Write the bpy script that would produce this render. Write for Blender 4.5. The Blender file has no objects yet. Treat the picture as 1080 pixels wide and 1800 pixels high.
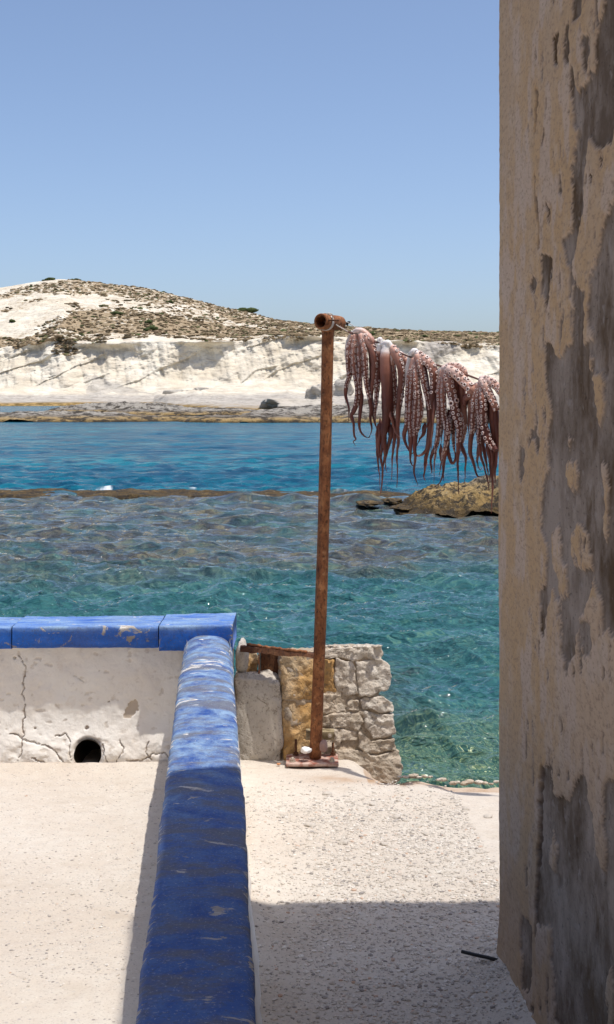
import bpy, bmesh, math, random
import numpy as np
from mathutils import Vector, Matrix

random.seed(7)
RNG = np.random.RandomState(11)
S = bpy.context.scene
COL = S.collection

# ------------------------------------------------------------------ camera, sky, sun, exposure
HC, HOR, F = 1.6, 695.0, 2250.0            # eye height, horizon row and focal length (px of the 1080x1800 photo)
cam = bpy.data.cameras.new('camera')
cam.sensor_fit = 'VERTICAL'; cam.sensor_height = 36.0; cam.lens = 36.0 * F / 1800.0
cam.shift_y = -(900.0 - HOR) / 1800.0
cam.clip_start = 0.05; cam.clip_end = 5000
camo = bpy.data.objects.new('camera', cam); COL.objects.link(camo)
camo.location = (0, 0, HC); camo.rotation_euler = (math.radians(90), 0, 0)
S.camera = camo

SUN = Vector((0.235, -0.10, 1.0)).normalized()
W = bpy.data.worlds.new('World'); S.world = W; W.use_nodes = True
wn = W.node_tree.nodes; wl = W.node_tree.links
sky = wn.new('ShaderNodeTexSky'); sky.sky_type = 'NISHITA'; sky.sun_disc = False
sky.sun_elevation = math.asin(SUN.z); sky.sun_rotation = math.atan2(SUN.x, SUN.y)
sky.air_density = 0.7; sky.dust_density = 2.0; sky.ozone_density = 2.2; sky.altitude = 0
bg = wn['Background']; bg.inputs['Strength'].default_value = 0.15
wl.new(sky.outputs[0], bg.inputs['Color'])
sl = bpy.data.lights.new('sun', 'SUN'); sl.energy = 3.4; sl.angle = math.radians(0.53); sl.color = (1.0, 0.955, 0.89)
so = bpy.data.objects.new('sun', sl); COL.objects.link(so)
so.rotation_euler = SUN.to_track_quat('Z', 'Y').to_euler(); so.location = (2, -1, 8)
S.view_settings.view_transform = 'Standard'; S.view_settings.look = 'None'
S.view_settings.exposure = 0.28; S.view_settings.gamma = 1.0; S.view_settings.use_curve_mapping = False

# ------------------------------------------------------------------ helpers
def P(px, py, Y):
    return ((px - 540.0) / F * Y, Y, HC - (py - HOR) / F * Y)

def tag(o, label=None, cat=None, group=None, kind=None):
    if label: o['label'] = label
    if cat: o['category'] = cat
    if group: o['group'] = group
    if kind: o['kind'] = kind
    return o

def empty(name, loc):
    o = bpy.data.objects.new(name, None); COL.objects.link(o); o.location = loc
    o.empty_display_size = 0.1
    return o

def link(name, me, mat=None, parent=None, smooth=True):
    if mat and not me.materials: me.materials.append(mat)
    if smooth is not None and len(me.polygons):
        me.polygons.foreach_set('use_smooth', [smooth] * len(me.polygons))
    o = bpy.data.objects.new(name, me); COL.objects.link(o)
    if parent:
        o.parent = parent
        loc = parent.location.copy() if parent.type == 'EMPTY' else (parent.parent.location.copy() if parent.parent else Vector())
        if parent.type == 'EMPTY':
            o.matrix_parent_inverse = Matrix.Translation(-loc)
    return o

def build(name, V, Fc, mat=None, parent=None, smooth=True, attrs=None):
    V = np.asarray(V, dtype=np.float32).reshape(-1, 3)
    me = bpy.data.meshes.new(name)
    me.vertices.add(len(V)); me.vertices.foreach_set('co', V.ravel())
    if isinstance(Fc, np.ndarray):
        k = Fc.shape[1]; n = len(Fc)
        me.loops.add(n * k); me.loops.foreach_set('vertex_index', Fc.ravel().astype(np.int32))
        me.polygons.add(n)
        me.polygons.foreach_set('loop_start', np.arange(0, n * k, k, dtype=np.int32))
        me.polygons.foreach_set('loop_total', np.full(n, k, dtype=np.int32))
    else:
        flat = [i for f in Fc for i in f]
        me.loops.add(len(flat)); me.loops.foreach_set('vertex_index', flat)
        me.polygons.add(len(Fc))
        st = np.cumsum([0] + [len(f) for f in Fc])[:-1]
        me.polygons.foreach_set('loop_start', st.astype(np.int32))
        me.polygons.foreach_set('loop_total', np.array([len(f) for f in Fc], dtype=np.int32))
    me.update(calc_edges=True)
    if attrs:
        for k_, a in attrs.items():
            at = me.attributes.new(k_, 'FLOAT', 'POINT'); at.data.foreach_set('value', np.asarray(a, dtype=np.float32).ravel())
    me.validate()
    return link(name, me, mat, parent, smooth)

def grid_faces(n, m, off=0, flip=False):
    i = np.arange(n - 1)[:, None] * m + np.arange(m - 1)[None, :]
    i = i.ravel() + off
    q = np.stack([i, i + 1, i + m + 1, i + m], 1)
    return q[:, ::-1].copy() if flip else q

def hashf(ix, iy, iz, seed):
    h = (ix.astype(np.int64) * 374761393 + iy.astype(np.int64) * 668265263 + iz.astype(np.int64) * 2147483647 + seed * 974634777) & 0xffffffff
    h = ((h ^ (h >> 13)) * 1274126177) & 0xffffffff
    h = ((h ^ (h >> 16)) * 2246822519) & 0xffffffff
    h = h ^ (h >> 15)
    return (h & 0xffffff) / float(0xffffff)

def vn(x, y, z=0.0, seed=0):
    x = np.asarray(x, float); y = np.asarray(y, float) + 0 * x; z = np.asarray(z, float) + 0 * x; x = x + 0 * y
    fx, fy, fz = np.floor(x), np.floor(y), np.floor(z)
    ux, uy, uz = x - fx, y - fy, z - fz
    ux = ux * ux * (3 - 2 * ux); uy = uy * uy * (3 - 2 * uy); uz = uz * uz * (3 - 2 * uz)
    r = 0
    for a in (0, 1):
        for b in (0, 1):
            for c in (0, 1):
                w = (ux if a else 1 - ux) * (uy if b else 1 - uy) * (uz if c else 1 - uz)
                r = r + w * hashf(fx + a, fy + b, fz + c, seed)
    return r * 2 - 1

def fbm(x, y, z=0.0, o=4, seed=0, g=0.5, ridge=False):
    a, s, r = 1.0, 1.0, 0; t = 0
    for k in range(o):
        n = vn(x * s + 17.3 * k, y * s + 9.1 * k, np.asarray(z) * s + 5.7 * k, seed + k)
        if ridge: n = 1 - 2 * np.abs(n)
        r = r + a * n; t += a; a *= g; s *= 2.03
    return r / t

def interp(x, pts):
    return np.interp(x, [p[0] for p in pts], [p[1] for p in pts])

def inpoly(px, py, poly):
    r = np.zeros(px.shape, bool); n = len(poly); j = n - 1
    for i in range(n):
        xi, yi = poly[i]; xj, yj = poly[j]
        if yi != yj:
            c = ((yi > py) != (yj > py)) & (px < (xj - xi) * (py - yi) / (yj - yi) + xi)
            r ^= c
        j = i
    return r

def polydist(px, py, pts):
    d = np.full(px.shape, 1e9)
    for (x0, y0), (x1, y1) in zip(pts[:-1], pts[1:]):
        dx, dy = x1 - x0, y1 - y0; L = dx * dx + dy * dy + 1e-9
        t = np.clip(((px - x0) * dx + (py - y0) * dy) / L, 0, 1)
        d = np.minimum(d, np.hypot(px - x0 - t * dx, py - y0 - t * dy))
    return d

def smooth(a, b, x):
    t = np.clip((x - a) / (b - a), 0, 1); return t * t * (3 - 2 * t)

class MB:
    def __init__(s): s.v = []; s.f = []; s.a = {}; s.n = 0
    def add(s, V, Fc, **attrs):
        V = np.asarray(V, float).reshape(-1, 3)
        s.v.append(V); s.f += [tuple(int(i) + s.n for i in f) for f in Fc]
        for k, a in attrs.items():
            s.a.setdefault(k, []).append(np.broadcast_to(np.asarray(a, float), (len(V),)).copy())
        s.n += len(V)
    def build(s, name, mat, parent=None, smooth=True):
        return build(name, np.concatenate(s.v), s.f, mat, parent, smooth, {k: np.concatenate(a) for k, a in s.a.items()} if s.a else None)

def catmull(pts, n):
    p = np.asarray(pts, float); p = np.vstack([2 * p[0] - p[1], p, 2 * p[-1] - p[-2]])
    m = len(p) - 3; ts = np.linspace(0, m - 1e-6, n); out = []
    for t in ts:
        i = int(t); u = t - i; a, b, c, d = p[i:i + 4]
        out.append(0.5 * (2 * b + (c - a) * u + (2 * a - 5 * b + 4 * c - d) * u * u + (3 * b - a - 3 * c + d) * u ** 3))
    return np.array(out)

def tube(pts, rad, sides=10, face=(0, -1, 0), cap=True, rough=0.0):
    pts = np.asarray(pts, float); n = len(pts); rad = np.broadcast_to(np.asarray(rad, float), (n,))
    T = np.gradient(pts, axis=0); T /= np.linalg.norm(T, axis=1)[:, None] + 1e-12
    f = np.asarray(face, float); V = np.zeros((n, sides, 3)); U = np.zeros((n, 3)); B = np.zeros((n, 3))
    for i in range(n):
        u = f - T[i] * f.dot(T[i]); L = np.linalg.norm(u)
        u = u / L if L > 1e-5 else np.array([1.0, 0, 0]); b = np.cross(T[i], u)
        U[i] = u; B[i] = b
        a = np.arange(sides) / sides * 2 * np.pi
        rr = rad[i] * (1 + rough * RNG.uniform(-1, 1, sides)) if rough else rad[i]
        V[i] = pts[i] + (np.cos(a) * rr)[:, None] * u + (np.sin(a) * rr)[:, None] * b
    F_ = []
    for i in range(n - 1):
        for j in range(sides):
            k = (j + 1) % sides
            F_.append((i * sides + j, i * sides + k, (i + 1) * sides + k, (i + 1) * sides + j))
    if cap:
        F_.append(tuple(range(sides))[::-1]); F_.append(tuple(range((n - 1) * sides, n * sides)))
    return V.reshape(-1, 3), F_, U, B, T

def lathe(c, axis, prof, sides=16):
    """prof: list of (distance along axis, radius)"""
    ax = Vector(axis).normalized(); u = ax.orthogonal().normalized(); w = ax.cross(u)
    V = []; Fc = []
    for d, r in prof:
        for j in range(sides):
            a = 2 * math.pi * j / sides
            V.append(Vector(c) + ax * d + (u * math.cos(a) + w * math.sin(a)) * r)
    for i in range(len(prof) - 1):
        for j in range(sides):
            k = (j + 1) % sides
            Fc.append((i * sides + j, i * sides + k, (i + 1) * sides + k, (i + 1) * sides + j))
    return [tuple(v) for v in V], Fc

def boxv(x0, x1, y0, y1, z0, z1):
    V = [(x, y, z) for z in (z0, z1) for y in (y0, y1) for x in (x0, x1)]
    return V, [(0, 2, 3, 1), (4, 5, 7, 6), (0, 1, 5, 4), (1, 3, 7, 5), (3, 2, 6, 7), (2, 0, 4, 6)]

_ico = {}
def ico(sub):
    if sub not in _ico:
        bm = bmesh.new(); bmesh.ops.create_icosphere(bm, subdivisions=sub, radius=1)
        bm.verts.ensure_lookup_table()
        _ico[sub] = (np.array([v.co[:] for v in bm.verts]), np.array([[v.index for v in f.verts] for f in bm.faces])); bm.free()
    return _ico[sub]

def rock(c, size, sub=3, amp=0.25, freq=1.6, seed=0, flat=0.0, rot=0.0):
    V, Fc = ico(sub); V = V.copy()
    n = fbm(V[:, 0] * freq + seed, V[:, 1] * freq, V[:, 2] * freq, 4, seed)
    n2 = np.abs(vn(V[:, 0] * freq * .8 + seed * 3, V[:, 1] * freq * .8, V[:, 2] * freq * .8, seed + 5))
    V *= (1 + amp * n - amp * .7 * n2)[:, None]
    if flat: V[:, 2] = np.where(V[:, 2] > flat, flat + (V[:, 2] - flat) * .3, V[:, 2])
    V = V * np.asarray(size); ca, sa = math.cos(rot), math.sin(rot)
    V = np.stack([V[:, 0] * ca - V[:, 1] * sa, V[:, 0] * sa + V[:, 1] * ca, V[:, 2]], 1)
    return V + np.asarray(c), Fc

# ------------------------------------------------------------------ materials
class M:
    def __init__(s, name, rough=0.85, spec=0.3):
        s.m = bpy.data.materials.new(name); s.m.use_nodes = True
        s.t = s.m.node_tree; s.n = s.t.nodes; s.b = s.n['Principled BSDF']
        s.b.inputs['Roughness'].default_value = rough; s.b.inputs['Specular IOR Level'].default_value = spec
        s.co = s.n.new('ShaderNodeNewGeometry').outputs['Position']
        s.bumpn = None
    def lk(s, a, b): s.t.links.new(a, b)
    def map(s, scale=(1, 1, 1), rot=(0, 0, 0), src=None):
        m = s.n.new('ShaderNodeMapping'); m.inputs['Scale'].default_value = scale; m.inputs['Rotation'].default_value = rot
        s.lk(src or s.co, m.inputs['Vector']); return m.outputs[0]
    def noise(s, sc, det=4, vec=None, rough=0.55, dist=0.0):
        m = s.n.new('ShaderNodeTexNoise'); m.inputs['Scale'].default_value = sc; m.inputs['Detail'].default_value = det
        m.inputs['Roughness'].default_value = rough; m.inputs['Distortion'].default_value = dist
        s.lk(vec or s.co, m.inputs['Vector']); return m.outputs['Fac']
    def voro(s, sc, vec=None, feat='F1', out='Distance', rnd=1.0):
        m = s.n.new('ShaderNodeTexVoronoi'); m.feature = feat; m.inputs['Scale'].default_value = sc
        m.inputs['Randomness'].default_value = rnd
        s.lk(vec or s.co, m.inputs['Vector']); return m.outputs[out]
    def ramp(s, fac, stops, const=False):
        m = s.n.new('ShaderNodeValToRGB'); e = m.color_ramp.elements
        if const: m.color_ramp.interpolation = 'CONSTANT'
        while len(e) < len(stops): e.new(0.5)
        for i, (p, c) in enumerate(stops):
            e[i].position = p; e[i].color = (c, c, c, 1) if isinstance(c, (int, float)) else (*c, 1)
        s.lk(fac, m.inputs[0]); return m.outputs[0]
    def mix(s, fac, a, b, mode='MIX'):
        m = s.n.new('ShaderNodeMix'); m.data_type = 'RGBA'; m.blend_type = mode
        for v, i in ((fac, 0), (a, 6), (b, 7)):
            if isinstance(v, (int, float)): m.inputs[i].default_value = v if i == 0 else (v, v, v, 1)
            elif isinstance(v, tuple): m.inputs[i].default_value = (*v, 1)
            else: s.lk(v, m.inputs[i])
        return m.outputs[2]
    def math(s, op, a, b=0.0, clamp=False):
        m = s.n.new('ShaderNodeMath'); m.operation = op; m.use_clamp = clamp
        for i, v in enumerate((a, b)):
            if isinstance(v, (int, float)): m.inputs[i].default_value = v
            else: s.lk(v, m.inputs[i])
        return m.outputs[0]
    def attr(s, name):
        m = s.n.new('ShaderNodeAttribute'); m.attribute_name = name; return m.outputs['Fac']
    def sep(s, v, i):
        m = s.n.new('ShaderNodeSeparateXYZ'); s.lk(v, m.inputs[0]); return m.outputs[i]
    def bump(s, h, st=0.5, dist=0.01):
        m = s.n.new('ShaderNodeBump'); m.inputs['Strength'].default_value = st; m.inputs['Distance'].default_value = dist
        s.lk(h, m.inputs['Height'])
        if s.bumpn: s.lk(s.bumpn, m.inputs['Normal'])
        s.bumpn = m.outputs[0]; s.lk(s.bumpn, s.b.inputs['Normal'])
    def col(s, c):
        if isinstance(c, tuple): s.b.inputs['Base Color'].default_value = (*c, 1)
        else: s.lk(c, s.b.inputs['Base Color'])
        return s
    def rough(s, r): s.lk(r, s.b.inputs['Roughness'])

# ---- ground
m = M('sandy_ground', 0.95, 0.15)
big = m.noise(1.3, 4); fine = m.noise(140, 3, rough=.7); mid = m.noise(22, 5)
c = m.mix(m.ramp(big, [(.35, 0.0), (.65, 1.0)]), (.54, .475, .40), (.60, .55, .48))
c = m.mix(m.ramp(mid, [(.35, 0.35), (.6, 0.0)]), c, (.50, .42, .345))
c = m.mix(m.ramp(fine, [(.3, 0.75), (.44, 0.0)]), c, (.30, .25, .215))
c = m.mix(m.ramp(m.noise(230, 2), [(.66, 0.0), (.74, .7)]), c, (.72, .68, .62))
cell = m.voro(85, out='Color'); ce = m.sep(cell, 0)
pebmask = m.math('MULTIPLY', m.ramp(ce, [(.86, 0.0), (.9, 1.0)]), m.ramp(m.voro(85), [(.25, 1.0), (.4, 0.0)]))
c = m.mix(m.math('MULTIPLY', pebmask, .8), c, m.ramp(m.sep(cell, 1), [(0.0, (.16, .14, .13)), (.5, (.36, .33, .31)), (1.0, (.72, .68, .62))]))
st = m.attr('stain')
c = m.mix(m.math('MULTIPLY', st, m.ramp(m.noise(9, 5), [(.3, .25), (.7, 1.0)])), c, (.36, .215, .115))
gr = m.attr('grey')
c = m.mix(m.math('MULTIPLY', gr, .2), c, (.42, .39, .355))
c = m.mix(m.ramp(m.noise(3.4, 6, rough=.7), [(.54, 0.0), (.66, .35)]), c, (.42, .345, .265))
m.col(c); m.bump(mid, .35, .02); m.bump(fine, .5, .004)
M_GROUND = m.m

m = M('gravel', 0.9, 0.2)
r = m.attr('rnd')
c = m.ramp(r, [(0, (.24, .22, .205)), (.08, (.38, .35, .32)), (.18, (.48, .43, .37)), (.6, (.61, .56, .495)), (.93, (.72, .68, .62)), (1, (.55, .36, .25))])
c = m.mix(m.ramp(m.noise(160, 3), [(.4, .35), (.6, 0.0)]), c, (.3, .27, .25))
m.col(c); m.bump(m.noise(300, 3), .4, .003); M_GRAVEL = m.m

# ---- whitewashed plaster
def whitewash(name, warm=False):
    m = M(name, 0.9, 0.2)
    a = m.noise(4, 5); b = m.noise(38, 5, rough=.65)
    c = m.mix(m.ramp(a, [(.38, 0.0), (.62, 1.0)]), (.77, .715, .645), (.83, .795, .735))
    c = m.mix(m.ramp(m.noise(11, 6, rough=.65, dist=.6), [(.60, 0.0), (.72, .35)]), c, (.60, .50, .40))
    c = m.mix(m.ramp(b, [(.3, .3), (.42, 0.0)]), c, (.5, .43, .36))
    c = m.mix(m.math('MULTIPLY', m.attr('crack'), m.ramp(m.noise(28, 4), [(.40, .08), (.60, .75)])), c, (.30, .20, .15))
    c = m.mix(m.math('MULTIPLY', m.attr('patch'), .85), c, (.46, .37, .28))
    m.col(c); m.bump(b, .35, .008); m.bump(m.noise(130, 4), .3, .003)
    return m.m
M_WHITE = whitewash('whitewashed_plaster')

# ---- blue paint (worn)
def blue(name, wear, stretch, dirt=True, base=((.020, .060, .24), (.026, .082, .31))):
    m = M(name, 0.5, 0.22)
    v = m.map(stretch)
    n1 = m.noise(15, 6, v, .66, .3); n2 = m.noise(42, 4, m.map((.6, 1.7, 1.0)), .6); nb = m.noise(2.2, 3)
    c = m.mix(m.ramp(nb, [(.3, 0.0), (.7, 1.0)]), *base)
    chalk_and_light = m.math('MULTIPLY', m.ramp(n1, [(.34, 0.0), (.64, 1.0)]), m.attr('chalk_and_light'))
    c = m.mix(chalk_and_light, c, (.25, .37, .53))
    dirtm = m.math('MULTIPLY', m.ramp(m.noise(7.5, 6, m.map((.7, 1.4, 1)), .68), [(.46, 0.0), (.60, 1.0)]), .75 if dirt else .2)
    c = m.mix(dirtm, c, (.135, .125, .125)); c = m.mix(m.ramp(m.noise(120, 4, rough=.75), [(.36, .5), (.48, 0.0)]), c, (.07, .075, .10)); c = m.mix(m.ramp(m.noise(170, 3, rough=.7), [(.58, 0.0), (.68, .45 if dirt else .12)]), c, (.42, .43, .45))
    thr = m.ramp(m.math('ADD', m.noise(13, 7, m.map((.8, 1.5, 1)), .70, .6), m.math('MULTIPLY', m.attr('edge'), wear)), [(.625, 0.0), (.645, 1.0)])
    chip = m.mix(m.ramp(n2, [(.45, 0.0), (.55, 1.0)]), (.40, .36, .31), (.74, .71, .66)); chip = m.mix(m.math('MULTIPLY', m.attr('chalk_and_light'), 1.0, True), (.26, .23, .21), chip)  # low values darken the chips, as in the shade at the near end
    c = m.mix(thr, c, chip)
    m.col(c); m.rough(m.ramp(n1, [(.3, .6), (.7, .85)]))
    m.bump(m.noise(60, 5, m.map((.6, 1.4, 1))), .3, .004); m.bump(thr, -.6, .004); m.bump(m.noise(170, 4, rough=.7), .35, .002)
    return m.m
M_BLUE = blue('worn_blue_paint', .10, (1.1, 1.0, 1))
M_BLUE2 = blue('blue_paint_on_corner_slab', .10, (.3, 1.5, 1), False, ((.010, .095, .44), (.015, .125, .52)))

# ---- masonry
def masonry(name, c0, c1, ochre):
    m = M(name, 0.95, 0.15)
    a = m.noise(9, 6, rough=.65); b = m.noise(60, 5, rough=.7)
    c = m.mix(m.ramp(a, [(.35, 0.0), (.65, 1.0)]), c0, c1)
    c = m.mix(m.math('MULTIPLY', m.ramp(m.noise(5.5, 5), [(.35, 0.0), (.6, 1.0)]), ochre), c, (.52, .31, .12))
    c = m.mix(m.ramp(b, [(.32, .65), (.46, 0.0)]), c, (.19, .155, .12))
    cr = m.voro(11, m.map((1, 1, 1.3), src=m.mix(.16, m.co, m.noise(14, 5, rough=.7), 'ADD')), 'DISTANCE_TO_EDGE')
    crm = m.ramp(cr, [(0.0, 1.0), (.035, 0.0)])
    c = m.mix(m.math('MULTIPLY', m.math('MULTIPLY', crm, .7), m.ramp(m.noise(6, 3), [(.5, 0.0), (.6, 1.0)])), c, (.17, .135, .10))
    pits = m.voro(70); c = m.mix(m.ramp(pits, [(.1, .55), (.22, 0.0)]), c, (.15, .12, .09))
    m.col(c); m.bump(m.ramp(cr, [(0.0, 0.0), (.05, 1.0)]), .25, .008); m.bump(b, .8, .012); m.bump(m.ramp(pits, [(.08, 0.0), (.25, 1.0)]), .5, .005)
    return m.m
M_STONE = masonry('pale_masonry', (.52, .46, .385), (.70, .655, .58), .10)
M_STONE_D = masonry('weathered_masonry', (.44, .375, .295), (.60, .53, .44), .15)
M_STONE_Y = masonry('rust_stained_masonry', (.48, .37, .23), (.58, .47, .33), .95)
M_MORTAR = masonry('crumbled_mortar', (.36, .30, .23), (.50, .43, .35), .2)
M_CONC = masonry('rough_concrete', (.48, .44, .39), (.60, .56, .50), .05)

# ---- rust
def rust(name, dark=0.0):
    m = M(name, 0.85, 0.3)
    a = m.noise(14, 6, rough=.7); b = m.noise(90, 5, m.map((1, 1, .55)), .7)
    c = m.ramp(a, [(.3, (.12, .042, .02)), (.5, (.27, .105, .042)), (.66, (.42, .19, .08))])
    c = m.mix(m.ramp(b, [(.36, .8), (.5, 0.0)]), c, (.045, .02, .013))
    c = m.mix(m.ramp(m.noise(48, 4), [(.6, 0.0), (.7, .5)]), c, (.48, .27, .13))
    if dark: c = m.mix(dark, c, (.02, .012, .01))
    m.col(c); m.bump(a, .4, .006); m.bump(b, .6, .004)
    return m.m
M_RUST = rust('rusted_steel'); M_RUSTD = rust('dark_rusted_steel', .6)
m = M('galvanised_bolt', .5, .5); m.col(m.mix(m.noise(90, 3), (.34, .26, .19), (.55, .50, .43))); m.b.inputs['Metallic'].default_value = .3; M_BOLT = m.m
m = M('pink_rusted_plate', .9, .2); m.col(m.mix(m.ramp(m.noise(30, 5), [(.4, 0.0), (.6, 1.0)]), (.26, .10, .07), (.50, .37, .31))); m.bump(m.noise(80, 4), .5, .005); M_PLATE = m.m

m = M('olive_rusted_plate', .8, .3); m.col(m.mix(m.ramp(m.noise(40, 5), [(.4, 0.0), (.6, 1.0)]), (.16, .12, .065), (.33, .27, .17))); m.bump(m.noise(90, 4), .4, .004); M_BRKT = m.m

# ---- old render of the house
m = M('peeling_render', 0.95, 0.12)
pl = m.attr('plaster')
sv = m.map((1, 1, .22)); a = m.noise(3.2, 5, sv); spk = m.noise(150, 4, m.map((1, .35, .8)), .7); b = m.noise(24, 5, m.map((1, .45, .5)), .65)
pc = m.mix(m.ramp(a, [(.4, 0.0), (.6, 1.0)]), (.52, .375, .25), (.54, .36, .20))
pc = m.mix(m.math('MULTIPLY', m.attr('pale'), .8), pc, (.56, .43, .335))
pc = m.mix(m.ramp(b, [(.5, 0.0), (.7, .6)]), pc, (.58, .46, .36))
pc = m.mix(m.ramp(spk, [(.36, .55), (.48, 0.0)]), pc, (.25, .175, .12))
pc = m.mix(m.ramp(m.noise(70, 5, m.map((1, .35, .7)), .7), [(.36, .3), (.5, 0.0)]), pc, (.33, .24, .16))
gc = m.mix(m.ramp(m.noise(7, 7, m.map((1, .6, .5)), .72), [(.40, 0.0), (.60, 1.0)]), (.14, .10, .07), (.34, .275, .225))
gc = m.mix(m.math('MULTIPLY', m.ramp(m.noise(7, 6, m.map((1, .6, .3)), .7), [(.52, 0.0), (.62, 1.0)]), .85), gc, (.10, .06, .03))
gc = m.mix(m.ramp(spk, [(.3, .7), (.42, 0.0)]), gc, (.06, .045, .035))
gc = m.mix(m.ramp(m.noise(60, 4, m.map((1, .4, .5))), [(.62, 0.0), (.72, .4)]), gc, (.42, .37, .34))
c = m.mix(pl, gc, pc)
c = m.mix(m.attr('dark_tone'), c, (.15, .11, .085))
m.col(c); m.bump(b, .3, .006); m.bump(spk, .5, .003)
M_HOUSE = m.m
m = M('plain_render', .95, .1); m.col(m.mix(m.noise(5, 5), (.30, .24, .18), (.38, .31, .24))); m.bump(m.noise(80, 4), .5, .006); M_PLAIN = m.m
m = M('roof_concrete', .9, .1); m.col(m.mix(m.noise(7, 5), (.5, .47, .43), (.62, .6, .56))); m.bump(m.noise(60, 4), .4, .006); M_ROOF = m.m

# ---- hill
m = M('chalk_hill', 0.95, 0.1)
sc = m.attr('scrub'); gy = m.attr('grey'); wet = m.attr('wet')
a = m.noise(.12, 5); str_ = m.noise(.5, 6, m.map((.5, .5, 2.2), (0, -.55, 0)), .65)
c = m.mix(m.ramp(a, [(.4, 0.0), (.6, 1.0)]), (.62, .55, .43), (.72, .67, .56))
c = m.mix(m.ramp(str_, [(.46, 0.0), (.66, .75)]), c, (.43, .37, .29))
c = m.mix(m.ramp(m.noise(1.6, 4, m.map((1, 1, 2))), [(.34, .4), (.46, 0.0)]), c, (.50, .45, .38))
c = m.mix(gy, c, m.mix(m.ramp(m.noise(.7, 6, m.map((.6, .6, 2.5)), .7), [(.35, 0.0), (.65, 1.0)]), (.20, .18, .16), (.50, .46, .41)))
sg = m.ramp(m.noise(1.1, 5, m.map((.7, .7, 1.6)), .7), [(.32, (.19, .155, .105)), (.46, (.30, .23, .145)), (.62, (.39, .30, .195)), (.75, (.54, .46, .35))])
sm = m.math('GREATER_THAN', m.math('ADD', sc, m.math('MULTIPLY', m.math('SUBTRACT', m.noise(1.0, 7, m.map((.6, .6, 1.5)), .75), .5), 3.6)), .5)
c = m.mix(sm, c, sg)
c = m.mix(wet, c, m.mix(m.ramp(m.noise(.8, 5), [(.4, 0.0), (.6, 1.0)]), (.15, .10, .035), (.36, .245, .10)))
m.col(c); m.bump(str_, .6, .9); m.bump(m.noise(2.2, 5), .5, .35); M_HILL = m.m

def searock(name, wz, scale):
    m = M(name, 0.85, 0.25)
    z = m.sep(m.co, 2); n = m.noise(2.2 * scale, 6, rough=.7)
    zz = m.math('ADD', m.math('MULTIPLY', m.math('SUBTRACT', z, -.55), 1.0 / wz), m.math('MULTIPLY', m.math('SUBTRACT', n, .5), 1.0))
    c = m.ramp(zz, [(.05, (.10, .065, .025)), (.28, (.34, .225, .085)), (.5, (.42, .30, .14)), (.72, (.23, .195, .15)), (1.0, (.40, .365, .31))])
    c = m.mix(m.ramp(m.noise(4 * scale, 7, rough=.75), [(.44, .95), (.53, 0.0)]), c, (.045, .035, .025))
    c = m.mix(m.ramp(m.noise(16 * scale, 3), [(.62, 0.0), (.72, .4)]), c, (.50, .44, .32))
    m.col(c); m.bump(n, .9, .25 / scale); m.bump(m.noise(9 * scale, 6, rough=.7), .9, .07 / scale)
    return m.m
M_SEAROCK = searock('algae_covered_rock', .75, 1.0); M_LEDGE = searock('tidal_ledge_rock', .62, .2)

m = M('scrub', 0.95, 0.1)
c = m.ramp(m.attr('rnd'), [(0, (.075, .06, .035)), (.3, (.15, .115, .07)), (.6, (.26, .195, .12)), (.85, (.34, .26, .165)), (.93, (.10, .115, .045)), (1, (.06, .085, .03))])
m.col(c); m.bump(m.noise(4, 4), .8, .2); M_SCRUB = m.m
m = M('green_bush', 0.9, 0.15); m.col(m.mix(m.ramp(m.noise(2.5, 5), [(.35, 0.0), (.65, 1.0)]), (.03, .045, .015), (.10, .125, .045))); m.bump(m.noise(5, 5), 1, .3); M_BUSH = m.m

# ---- water
m = M('sea_water', 0.06, 0.45)
m.b.inputs['IOR'].default_value = 1.33
geo = m.n.new('ShaderNodeNewGeometry')
# the bottom is looked up a little aside, along the slope of the surface, as refraction would
vm = m.n.new('ShaderNodeVectorMath'); vm.operation = 'MULTIPLY_ADD'
m.lk(geo.outputs['Normal'], vm.inputs[0]); vm.inputs[1].default_value = (1.1, 1.6, 0); m.lk(m.co, vm.inputs[2])
sb = m.map((1, 1, 0), src=vm.outputs[0])
deep = m.attr('deep'); reef = m.attr('reef'); foam = m.attr('foam'); nearm = m.attr('near')
n1 = m.noise(.9, 6, sb, .65); n2 = m.noise(2.4, 5, sb, .65, .4); n3 = m.noise(.16, 4, m.map((.5, 1.0, 0)), .6)
sand = m.ramp(n2, [(.32, (.008, .040, .052)), (.48, (.018, .085, .092)), (.60, (.036, .13, .125)), (.72, (.10, .20, .14))])
rockc = m.ramp(n2, [(.34, (.022, .026, .030)), (.5, (.065, .065, .055)), (.66, (.16, .145, .085))])
c = m.mix(m.math('MULTIPLY', reef, m.ramp(n1, [(.34, .25), (.56, 1.0)]), True), sand, rockc)
shal = m.ramp(m.noise(7, 4, sb, .6, 1.2), [(.40, (.016, .05, .045)), (.52, (.06, .13, .09)), (.62, (.20, .27, .13)), (.70, (.50, .54, .30))])
c = m.mix(m.math('MULTIPLY', nearm, .8), c, shal)
dc = m.ramp(n3, [(.36, (.002, .085, .145)), (.5, (.003, .12, .18)), (.64, (.010, .175, .225))])
dc = m.mix(m.ramp(m.noise(1.5, 5, m.map((.55, 1, 0)), .65), [(.44, .85), (.54, 0.0)]), dc, (.002, .045, .095))
c = m.mix(deep, c, dc)
c = m.mix(foam, c, (.85, .88, .9))
m.col(c); m.rough(m.math('ADD', m.math('MULTIPLY', foam, .5), m.math('ADD', .03, m.math('MULTIPLY', deep, .16)))); m.lk(m.math('SUBTRACT', .45, m.math('MULTIPLY', deep, .30)), m.b.inputs['Specular IOR Level'])
wv = m.map((.55, 1.0, 0))
m.bump(m.noise(4.5, 5, wv, .62, .5), .55, .07); m.bump(m.noise(1.7, 5, wv, .65, .4), .9, .30)
M_WATER = m.m

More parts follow.
